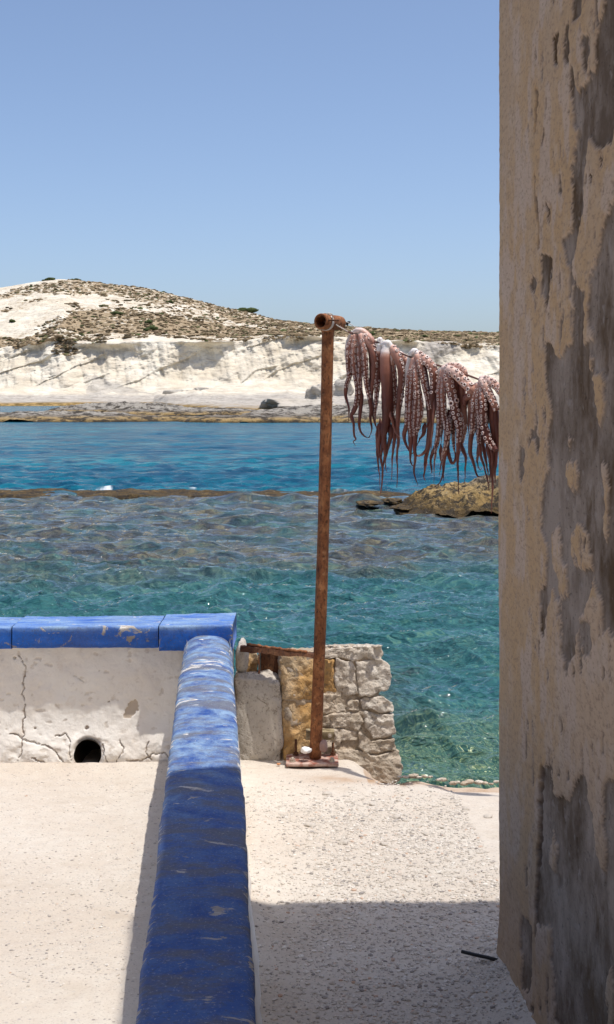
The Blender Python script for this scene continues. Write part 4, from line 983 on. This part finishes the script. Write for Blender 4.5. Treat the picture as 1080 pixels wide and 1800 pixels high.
# ------------------------------------------------------------------ line with octopuses
def RY(px):
    k = (px - 540) / F; return 5.685 / (1 + .72 * k)
def RP(px, py, d=0.0):
    Yv = RY(px) + d; return P(px, py, Yv)
lp = [(594, 571), (612, 583), (635, 591), (660, 601), (690, 614), (720, 627), (750, 637), (780, 645), (818, 658), (845, 668), (872, 678), (900, 686), (960, 694), (1030, 690), (1100, 672), (1160, 650)]
lpts = catmull([RP(x, y) for x, y in lp], 110); lpts[:, 1] += 0
v_, f_, *_ = tube(lpts, .004, 8)
tag(build('drying_line', v_, f_, M_LINE), 'thin brown line sloping down from the pole with octopuses hung over it', 'line')
c_end = np.array(PC0) + np.array(PAX) * .172
tw = catmull([PC0 + (.03, -.01, .035), PC0 + (.05, -.005, .028), np.array(RP(588, 568, -.05)), np.array(RP(612, 583, -.008))], 30)
v_, f_, *_ = tube(tw, .0022, 7); mb = MB(); mb.add(v_, f_)
lp2 = catmull([c_end + (.006, 0, .0), c_end + (.03, 0, .005), np.array(RP(640, 585, .03)), np.array(RP(655, 595, .01)), np.array(RP(668, 603, .0))], 40)
v_, f_, *_ = tube(lp2, .0018, 6); mb.add(v_, f_)
for k in range(4):
    a = np.linspace(0, 6.0, 22); cc = PC0 + PAX * (.040 + .004 * k); u_ = Vector(PAX).orthogonal().normalized(); w_ = Vector(PAX).cross(u_)
    ring = np.array([cc + np.array(u_) * math.cos(q) * .0365 + np.array(w_) * math.sin(q) * .0365 for q in a]); v_, f_, *_ = tube(ring, .0018, 6, face=tuple(PAX)); mb.add(v_, f_)
tag(mb.build('twine', M_TWINE), 'pale twine wound round the cross pipe and running to the line', 'twine')
mb = MB()
for k in range(5):
    a = np.linspace(0, 6.28, 14); cc = c_end + np.array([.004 + .008 * k, 0, .002 * math.sin(k * 2)])
    ax_ = np.array([math.cos(k * 1.3), .4, math.sin(k * 1.3)]); ax_ /= np.linalg.norm(ax_); u_ = Vector(ax_).orthogonal().normalized(); w_ = Vector(ax_).cross(u_)
    ring = np.array([cc + np.array(u_) * math.cos(q) * .009 + np.array(w_) * math.sin(q) * .011 for q in a]); v_, f_, *_ = tube(ring, .003, 6, face=tuple(ax_)); mb.add(v_, f_)
tag(mb.build('knot', M_BLACK), 'black wire knot at the back end of the cross pipe', 'knot')

SV, SF = [], []
for (rr_, hh_, pit) in ((1.0, -.30, .60), (1.02, .22, .42), (.90, .50, .05), (.70, .60, .0), (.46, .44, .3), (.36, .18, .85), (.0, .12, 1.0)):
    for j in range(9):
        a = 2 * math.pi * j / 9; SV.append((rr_ * math.cos(a), rr_ * math.sin(a), hh_, pit))
SV = np.array(SV)
for i in range(6):
    for j in range(9):
        k = (j + 1) % 9; SF.append((i * 9 + j, i * 9 + k, (i + 1) * 9 + k, (i + 1) * 9 + j))
PXM = 5.4 / F
def octopus(arms, label, base, shift=(0, 0, 0), yaw=0.0):
    t_ = empty('octopus', base); body = MB(); suck = MB(); sh = np.array(shift)
    for ai, A in enumerate(arms):
        pts, r0, mode, d = A[:4]; opt = A[4] if len(A) > 4 else {}
        n = max(14, int(sum(math.dist(a[:2], b[:2]) for a, b in zip(pts[:-1], pts[1:])) / 2.2))
        p3 = []
        for i, q in enumerate(pts):
            dd = d * (1 if i > 0 or opt.get('keep') else .35); p3.append(RP(q[0], q[1], dd * .01 + (q[2] * .01 if len(q) > 2 else 0)))
        c = catmull(p3, n); tt = np.linspace(0, 1, n)
        wob = opt.get('wob', .0025); c[:, 1] += wob * 3 * vn(tt * 5, 0 * tt + ai, 0, 70); c[:, 0] += wob * .5 * vn(tt * 9, 0 * tt + ai, 1, 71)
        prof = opt.get('prof', [(0, .82), (.12, 1.0), (.32, .93), (.52, .66), (.7, .38), (.85, .2), (1, .07)])
        rad = interp(tt, prof) * r0 * PXM * (.66 if (mode == 'n' and d > 1.3 and not opt.get('flat')) else .93)
        rad = rad * (1 + .05 * vn(tt * 14, 0 * tt + ai, 2, 72))
        c = c + sh
        V, Fc, U, B, T = tube(c, rad, 12)
        ps = opt.get('pale', [(0, .50), (.1, .30), (.24, .06), (.4, 0), (1, 0)])
        pal = np.repeat(interp(tt, ps), 12)
        an = np.tile(np.arange(12) / 12 * 2 * np.pi, n); sd = {'f': 0.0, 'r': -1.15, 'l': 1.15, 'n': 0}.get(mode[0], 0)
        if mode[0] != 'n': pal = pal + .05 * np.clip(np.cos(an - sd), 0, 1) * np.repeat(smooth(1, .3, tt), 12)
        if 'flat' in opt:                                     # sheet-like web or mantle: thin in depth
            ctr = np.repeat(c, 12, 0); off = V - ctr; Uu = np.repeat(U, 12, 0); comp = (off * Uu).sum(1)
            V = ctr + off - Uu * (comp * (1 - opt['flat']))[:, None]
        V = V + .0012 * np.stack([vn(V[:, 0] * 160, V[:, 2] * 90, V[:, 1] * 160, q) for q in (1, 2, 3)], 1)
        body.add(V, Fc, pale=np.clip(pal, 0, 1))
        if mode[0] == 'n': continue
        s0, s1 = opt.get('s', (.05, .82)); seg = np.linalg.norm(np.diff(c, axis=0), axis=1); cum = np.concatenate([[0], np.cumsum(seg)]); L = cum[-1]
        s = s0 * L; row = 0
        while s < s1 * L:
            i = min(np.searchsorted(cum, s), n - 1); R_ = rad[i]; sr = R_ * .42 * RNG.uniform(.8, 1.15)
            if len(mode) > 1: row = 0
            for sg in ((-1, 1) if mode in 'frl' else (0,)):
                ss_ = sg * (.62 if mode == 'f' else .5) + sd + RNG.normal(0, .10); ii = i
                dirv = U[ii] * math.cos(ss_) + B[ii] * math.sin(ss_)
                if sg > 0 and i + 1 < n: cen = c[ii] + T[ii] * sr * 1.0
                else: cen = c[ii]
                cen = cen + dirv * R_ * .93
                ax_ = Vector(dirv + RNG.normal(0, .16, 3)).normalized(); u_ = ax_.orthogonal().normalized(); w_ = ax_.cross(u_)
                sc_ = sr * RNG.uniform(.88, 1.1)
                if opt.get('big') and abs(s / L - opt['big']) < .02: sc_ *= 1.6
                W_ = np.outer(SV[:, 0], u_) + np.outer(SV[:, 1], w_) + np.outer(SV[:, 2], ax_)
                suck.add(cen + W_ * sc_, SF, pit=np.clip(SV[:, 3] + RNG.uniform(-.04, .12), 0, 1))
            s += sr * 2.55
    b_ = body.build('body', M_OCT, t_)
    s_ = suck.build('suckers', M_SUCK, t_); s_['kind'] = 'stuff'
    tag(t_, label, 'octopus', 'octopuses drying on the line')
    return t_

W1 = {'pale': [(0, 1), (1, .95)], 'flat': .45, 'wob': .001}
TH = {'prof': [(0, .25), (.14, .9), (.3, .8), (.55, .42), (.8, .2), (1, .08)], 'pale': [(0, 0), (1, .1)], 'wob': .004}
LO = {'prof': [(0, .7), (.2, 1), (.5, .75), (.75, .4), (1, .1)], 'pale': [(0, 0), (1, 0)]}
TOPP = {'pale': [(0, .95), (.3, .75), (.6, .5), (1, .3)], 'prof': [(0, .7), (.3, 1), (.7, 1), (1, .75)], 'keep': 1}
O1 = [
 ([(620, 582), (616, 592), (612, 606), (609.5, 622), (610, 640)], 5.5, 'n', 1.0, dict(W1, prof=[(0, .5), (.4, 1), (.8, .6), (1, .2)])),
 ([(623, 583), (630, 581), (638, 583), (647, 590), (653, 598), (655, 606)], 6.5, 'n', -.2, TOPP),
 ([(622, 590), (614.5, 612), (613, 640), (614, 662), (609, 680), (608, 697), (613, 715), (614, 728), (613, 740)], 6.2, 'f', -1.0, {'s': (.05, .6)}),
 ([(625, 588), (622, 615), (624, 650), (629, 680), (628, 705), (623, 722), (618, 731), (622, 745), (623, 764), (626, 772), (621, 776), (625, 784)], 5.8, 'f', -2.2, {'s': (.04, .6)}),
 ([(630, 588), (632, 618), (634, 648), (633, 676), (636, 700), (634, 720), (632, 740), (634, 757), (640, 766), (648, 769), (651, 767)], 5.6, 'f', -1.0, {'s': (.04, .5)}),
 ([(634, 588), (641, 618), (643, 650), (645, 675), (650, 700), (653, 720), (651, 735), (654, 750), (653, 760), (649, 769)], 5.8, 'f', -2.4, {'s': (.04, .62)}),
 ([(634, 586), (645, 597), (655, 612), (659, 630), (658, 655), (655, 680), (653, 705), (656, 730), (660, 748)], 8.6, 'r', -.8, {'s': (.05, .6), 'pale': [(0, .8), (.15, .45), (.35, .15), (1, 0)]}),
 ([(640, 588), (650, 615), (653, 650), (652, 680), (656, 710), (659, 735), (663, 757)], 6, 'n', 2.0),
 ([(628, 595), (630, 640), (628, 680), (625, 700)], 7, 'n', 1.6, {'pale': [(0, .1), (1, 0)]}),
]
O2 = [
 ([(666, 600), (669, 597), (670, 603), (668, 612)], 5.5, 'n', .6, dict(W1, flat=1, keep=1)),
 ([(672, 606), (681, 603), (687, 612), (688, 628), (689, 642)], 7.0, 'n', -.6, {'pale': [(0, 1), (.6, 1), (1, .6)], 'prof': [(0, .6), (.3, 1), (.7, .55), (1, .2)], 'keep': 1}),
 ([(680, 606), (678, 630), (680, 665), (682, 700), (680, 735), (676, 762), (674, 790)], 12.0, 'n', -1.4, {'prof': [(0, .55), (.1, .85), (.3, 1), (.55, .95), (.75, .65), (.9, .3), (1, .1)], 'pale': [(0, 1), (.1, .85), (.17, .3), (.35, .12), (.5, 0), (1, 0)], 'wob': .001}),
 ([(668, 604), (667, 635), (665, 665), (662, 700), (660, 725), (660, 745), (664, 757)], 6.5, 'f', .3, {'s': (.42, .9), 'pale': [(0, 1), (.06, .9), (.1, 0), (1, 0)]}),
 ([(687, 609), (695, 618), (703, 640), (707, 660), (705, 690), (701, 720), (699, 750), (701, 775), (698, 800), (699, 830), (698, 858)], 7.6, 'r', -.6, {'s': (.02, .42), 'pale': [(0, .7), (.1, .45), (.25, .1), (1, .05)]}),
 ([(690, 620), (692, 645), (695, 680), (694, 706), (689, 728), (683, 742), (677, 746)], 5.5, 'f', .4, {'s': (.1, .9), 'prof': [(0, .8), (.5, 1), (.8, .7), (1, .3)]}),
 ([(682, 708), (685, 722), (689, 738), (694, 757), (701, 767), (709, 771)], 3.4, 'n', -2.8, dict(TH, pale=[(0, .15), (.5, .2), (1, .15)])),
 ([(668, 735), (668, 760), (667, 790), (673, 825), (670, 860), (669, 870)], 5.0, 'n', -.5, TH), ([(664, 745), (663, 780), (664, 810), (667, 835), (668, 862)], 4.0, 'n', .4, TH),
 ([(675, 745), (676, 775), (677, 800), (673, 825), (671, 850)], 5.4, 'n', -.2, TH), ([(684, 740), (688, 760), (683, 785), (679, 802), (678, 818), (681, 831)], 5.0, 'n', .2, TH),
 ([(692, 730), (694, 755), (692, 785), (689, 815), (689, 844)], 5.4, 'n', .5, TH), ([(672, 740), (674, 770), (671, 800), (672, 812)], 6.5, 'n', 1.0, TH), ([(681, 730), (683, 752), (684, 770)], 5, 'n', .8, TH),
 ([(702, 620), (708, 625), (714, 636), (712, 650), (708, 680), (706, 712), (703, 728)], 5.0, 'r', 2.6, {'s': (.1, .8), 'pale': [(0, .8), (.3, .4), (.6, 0), (1, 0)]}),
 ([(672, 620), (675, 670), (674, 720), (678, 755)], 9, 'n', 2.2, {'pale': [(0, 0), (1, 0)]}),
]
O3 = [
 ([(727, 618), (721, 632), (718, 652), (716, 672), (717, 684)], 7.0, 'n', .6, dict(W1, prof=[(0, .75), (.25, .75), (.5, 1), (.8, .55), (1, .15)])),
 ([(722, 622), (728, 617), (734, 621), (738, 628)], 6.0, 'n', -.2, {'pale': [(0, 1), (.6, 1), (1, .5)], 'prof': [(0, .7), (.5, 1), (1, .7)], 'keep': 1}),
 ([(728, 630), (722, 655), (717.5, 685), (717, 720), (715, 748), (711, 762), (712, 776), (718, 789), (725, 797), (731, 790)], 6.4, 'f', -1.2, {'s': (.1, .62)}),
 ([(729, 632), (726, 660), (724, 695), (722, 735), (723, 762), (722, 790), (722, 808), (724, 816), (728, 820)], 5.6, 'f', -2.2, {'s': (.05, .7)}),
 ([(731, 628), (732, 660), (733, 698), (731, 735), (731, 765), (729, 788), (731, 805), (728, 828), (732, 845), (735, 853)], 6.2, 'f', -2.8, {'s': (.05, .6), 'big': .29}),
 ([(733, 624), (741, 648), (747, 676), (752, 700), (756, 720), (754, 742), (743, 762), (736, 778)], 6.4, 'f', -1.8, {'s': (.05, .6)}),
 ([(734, 660), (738, 690), (740, 712), (738, 736), (735, 752), (731, 764)], 5.6, 'f', -2.2, {'s': (.05, .95), 'prof': [(0, .6), (.4, 1), (.8, .8), (1, .5)], 'pale': [(0, .1), (1, 0)]}),
 ([(735, 621), (745, 630), (755, 640), (762, 652), (764, 675), (761, 700), (758, 735), (757, 765), (752, 786), (744, 797), (736, 801), (728, 799)], 9.0, 'f', -.4, {'s': (.02, .38), 'pale': [(0, .75), (.12, .5), (.25, .25), (.35, 0), (1, .08)], 'prof': [(0, .7), (.1, .95), (.3, .95), (.5, .7), (.7, .45), (.85, .25), (1, .14)]}),
 ([(745, 640), (752, 690), (756, 740), (753, 780), (749, 805), (747, 822), (745, 838), (748, 845)], 8.5, 'n', 1.6, {'pale': [(0, .1), (.2, 0), (1, 0)]}), ([(755, 690), (758, 740), (756, 780), (752, 800), (750, 822)], 6.0, 'n', 2.2, TH),
 ([(766, 690), (763, 725), (761, 750), (758, 785), (758, 802)], 3.6, 'n', -1.0, dict(TH, pale=[(0, 0), (.4, .35), (1, .2)])),
 ([(728, 650), (728, 700), (727, 740), (730, 770)], 10, 'n', 1.8, {'pale': [(0, .1), (1, 0)]}),
 ([(731, 800), (738, 801), (745, 797)], 2.2, 'n', -2.5, dict(TH, pale=[(0, .4), (1, .3)], prof=[(0, .5), (.5, 1), (1, .5)])),
 ([(717, 722), (720, 752), (719, 780), (721, 800)], 4.5, 'n', 1.0, TH), ([(747, 742), (745, 760), (738, 772), (733, 784)], 5, 'n', .6, TH),
]
O4 = [
 ([(777, 648), (770, 662), (766, 678), (765.5, 695), (767, 708)], 7.5, 'n', .5, dict(W1, prof=[(0, .6), (.25, 1), (.55, .6), (1, .15)])),
 ([(779, 650), (773, 682), (773, 715), (773, 745), (768, 780), (760, 800), (757, 815), (760, 829), (758, 832)], 6.4, 'f', -1.2, {'s': (.05, .7)}),
 ([(781, 652), (779, 690), (780, 728), (785, 757), (784, 788), (781, 810), (779, 830), (774, 848), (765, 856)], 6.0, 'f', -2.0, {'s': (.05, .62)}),
 ([(782, 648), (791, 675), (797, 702), (802, 728), (807, 750), (806, 778), (805, 805), (805, 832), (806, 868)], 9.0, 'f', -2.8, {'s': (.05, .6), 'big': .26}),
 ([(779, 648), (790, 650), (803, 658), (814, 668), (823, 678), (829, 686), (828, 694), (820, 700), (817, 712)], 9.6, 'f', -1.8, {'s': (.08, .78), 'pale': [(0, .7), (.3, .6), (.6, .4), (.8, .1), (1, 0)], 'prof': [(0, .7), (.2, 1), (.5, 1), (.75, .85), (1, .5)], 'keep': 1}),
 ([(780, 646), (790, 642), (803, 643), (813, 648), (819, 656), (819, 668)], 6.0, 'f', .8, {'s': (.1, .8), 'pale': [(0, .7), (.6, .6), (1, .3)], 'prof': [(0, .7), (.5, 1), (1, .5)], 'keep': 1}),
 ([(812, 675), (814, 700), (816, 730), (817, 758), (813, 778), (809, 798)], 7.0, 'r', .6, {'s': (.55, .9), 'pale': [(0, 0), (.4, .3), (.8, .25), (1, .1)]}),
 ([(798, 665), (806, 700), (810, 740), (808, 770)], 12, 'n', 1.4, {'pale': [(0, .2), (.2, 0), (1, 0)]}),
 ([(790, 720), (789, 755), (787, 785), (790, 803), (795, 814), (800, 808), (801, 795)], 4.6, 'n', -.5, {'prof': [(0, .9), (.5, .75), (.8, .5), (1, .3)], 'pale': [(0, 0), (1, 0)]}),
 ([(786, 728), (789, 752), (783, 785), (779, 800), (779, 828), (781, 846)], 5.0, 'f', -2.6, {'s': (.05, .75), 'pale': [(0, 0), (1, 0)]}),
 ([(793, 720), (797, 750), (798, 785), (802, 805)], 5.4, 'f', -.2, {'s': (.05, .9), 'pale': [(0, 0), (1, 0)]}), ([(808, 760), (812, 785), (819, 806), (817, 828), (817, 850)], 5.0, 'n', .2, TH), ([(768, 775), (765, 800), (764, 820), (764, 850)], 3.4, 'f', -1.2, dict(TH, s=(.05, .5))),
 ([(776, 690), (778, 740), (776, 780)], 8, 'n', 1.6, {'pale': [(0, 0), (1, 0)]}), ([(807, 720), (811, 745), (812, 765), (808, 785)], 5, 'r', -1.5, {'s': (.05, .8), 'pale': [(0, .2), (1, .1)]}),
 ([(775, 780), (775, 800), (776, 818), (772, 838)], 3.6, 'n', .6, TH),
]
O5 = [
 ([(842, 674), (836, 682), (831, 695), (828, 712)], 6.0, 'n', .5, W1), ([(823, 700), (820, 715), (819, 730)], 4, 'n', 1.8, W1),
 ([(842, 675), (834, 700), (832, 725), (831, 750), (828, 772), (827, 795), (832, 812), (838, 834), (843, 838), (848, 837)], 6.2, 'f', -1.2, {'s': (.05, .5)}),
 ([(844, 674), (841, 700), (843, 730), (844, 750), (842, 775), (845, 800), (852, 822), (857, 845), (859, 862)], 6.0, 'f', -2.2, {'s': (.05, .55)}),
 ([(845, 670), (849, 700), (850, 730), (852, 752), (858, 772), (866, 784), (872, 792)], 7.8, 'f', -2.8, {'s': (.05, .95), 'prof': [(0, .6), (.3, 1), (.7, 1), (1, .6)]}),
 ([(845, 668), (853, 678), (861, 693), (868, 708), (874, 722)], 8.2, 'f', -1.8, {'s': (.05, .95), 'pale': [(0, .7), (.6, .4), (1, .2)], 'prof': [(0, .7), (.4, 1), (1, .7)]}),
 ([(844, 666), (855, 666), (866, 673), (876, 684), (884, 700), (886, 730)], 8.0, 'f', -.4, {'s': (.1, .9), 'pale': [(0, .8), (.6, .5), (1, .1)], 'prof': [(0, .7), (.4, 1), (1, .5)], 'keep': 1}),
 ([(824, 695), (827, 720), (824, 745), (823, 768)], 4.6, 'r', 1.6, {'s': (.05, .8), 'pale': [(0, .5), (.5, .2), (1, 0)]}),
 ([(864, 700), (866, 740), (868, 775), (867, 805), (866, 840), (865, 870), (864, 902)], 6.2, 'n', .4, {'pale': [(0, .1), (.3, 0), (.6, .12), (1, .1)]}),
 ([(855, 775), (860, 800), (862, 822), (860, 850)], 4.6, 'n', .2, TH), ([(842, 775), (840, 800), (840, 815), (844, 826), (848, 823)], 3.0, 'n', .6, TH), ([(847, 765), (850, 790), (856, 820), (858, 850)], 5.4, 'n', .8, TH),
 ([(853, 690), (856, 730), (857, 765)], 11, 'n', 1.6, {'pale': [(0, .1), (1, 0)]}), ([(838, 690), (838, 730), (837, 765)], 8, 'n', 1.6, {'pale': [(0, .1), (1, 0)]}), ([(870, 710), (874, 760), (872, 800), (870, 850)], 7, 'n', 1.0, LO),
 ([(862, 785), (866, 800), (864, 830), (862, 848)], 4.4, 'n', -.4, TH),
]
labs = ['shortest octopus, nearest the rusty pole, two thin tips curling together', 'octopus second from the pole with a long smooth brown back turned to us', 'middle octopus with a white flap at its upper left and two extra large suckers',
        'pale pink octopus fourth from the pole with one thick arm slung over the line', 'octopus right against the house wall, its right side cut off by the wall']
for A, l, bxp in zip((O1, O2, O3, O4, O5), labs, (632, 682, 735, 795, 850)):
    octopus(A, l, RP(bxp, 700))
# two more hang on, out of sight behind the house; their shadows reach the quay
for bxp, A, src in ((925, O3, 735), (985, O4, 795)):
    a = np.array(RP(src, 640 if src == 795 else 622)); b = np.array(RP(bxp, 690 if bxp < 950 else 694))
    octopus(A, 'octopus hanging farther along the line, out of sight behind the house wall', RP(bxp, 720), tuple(b - a))
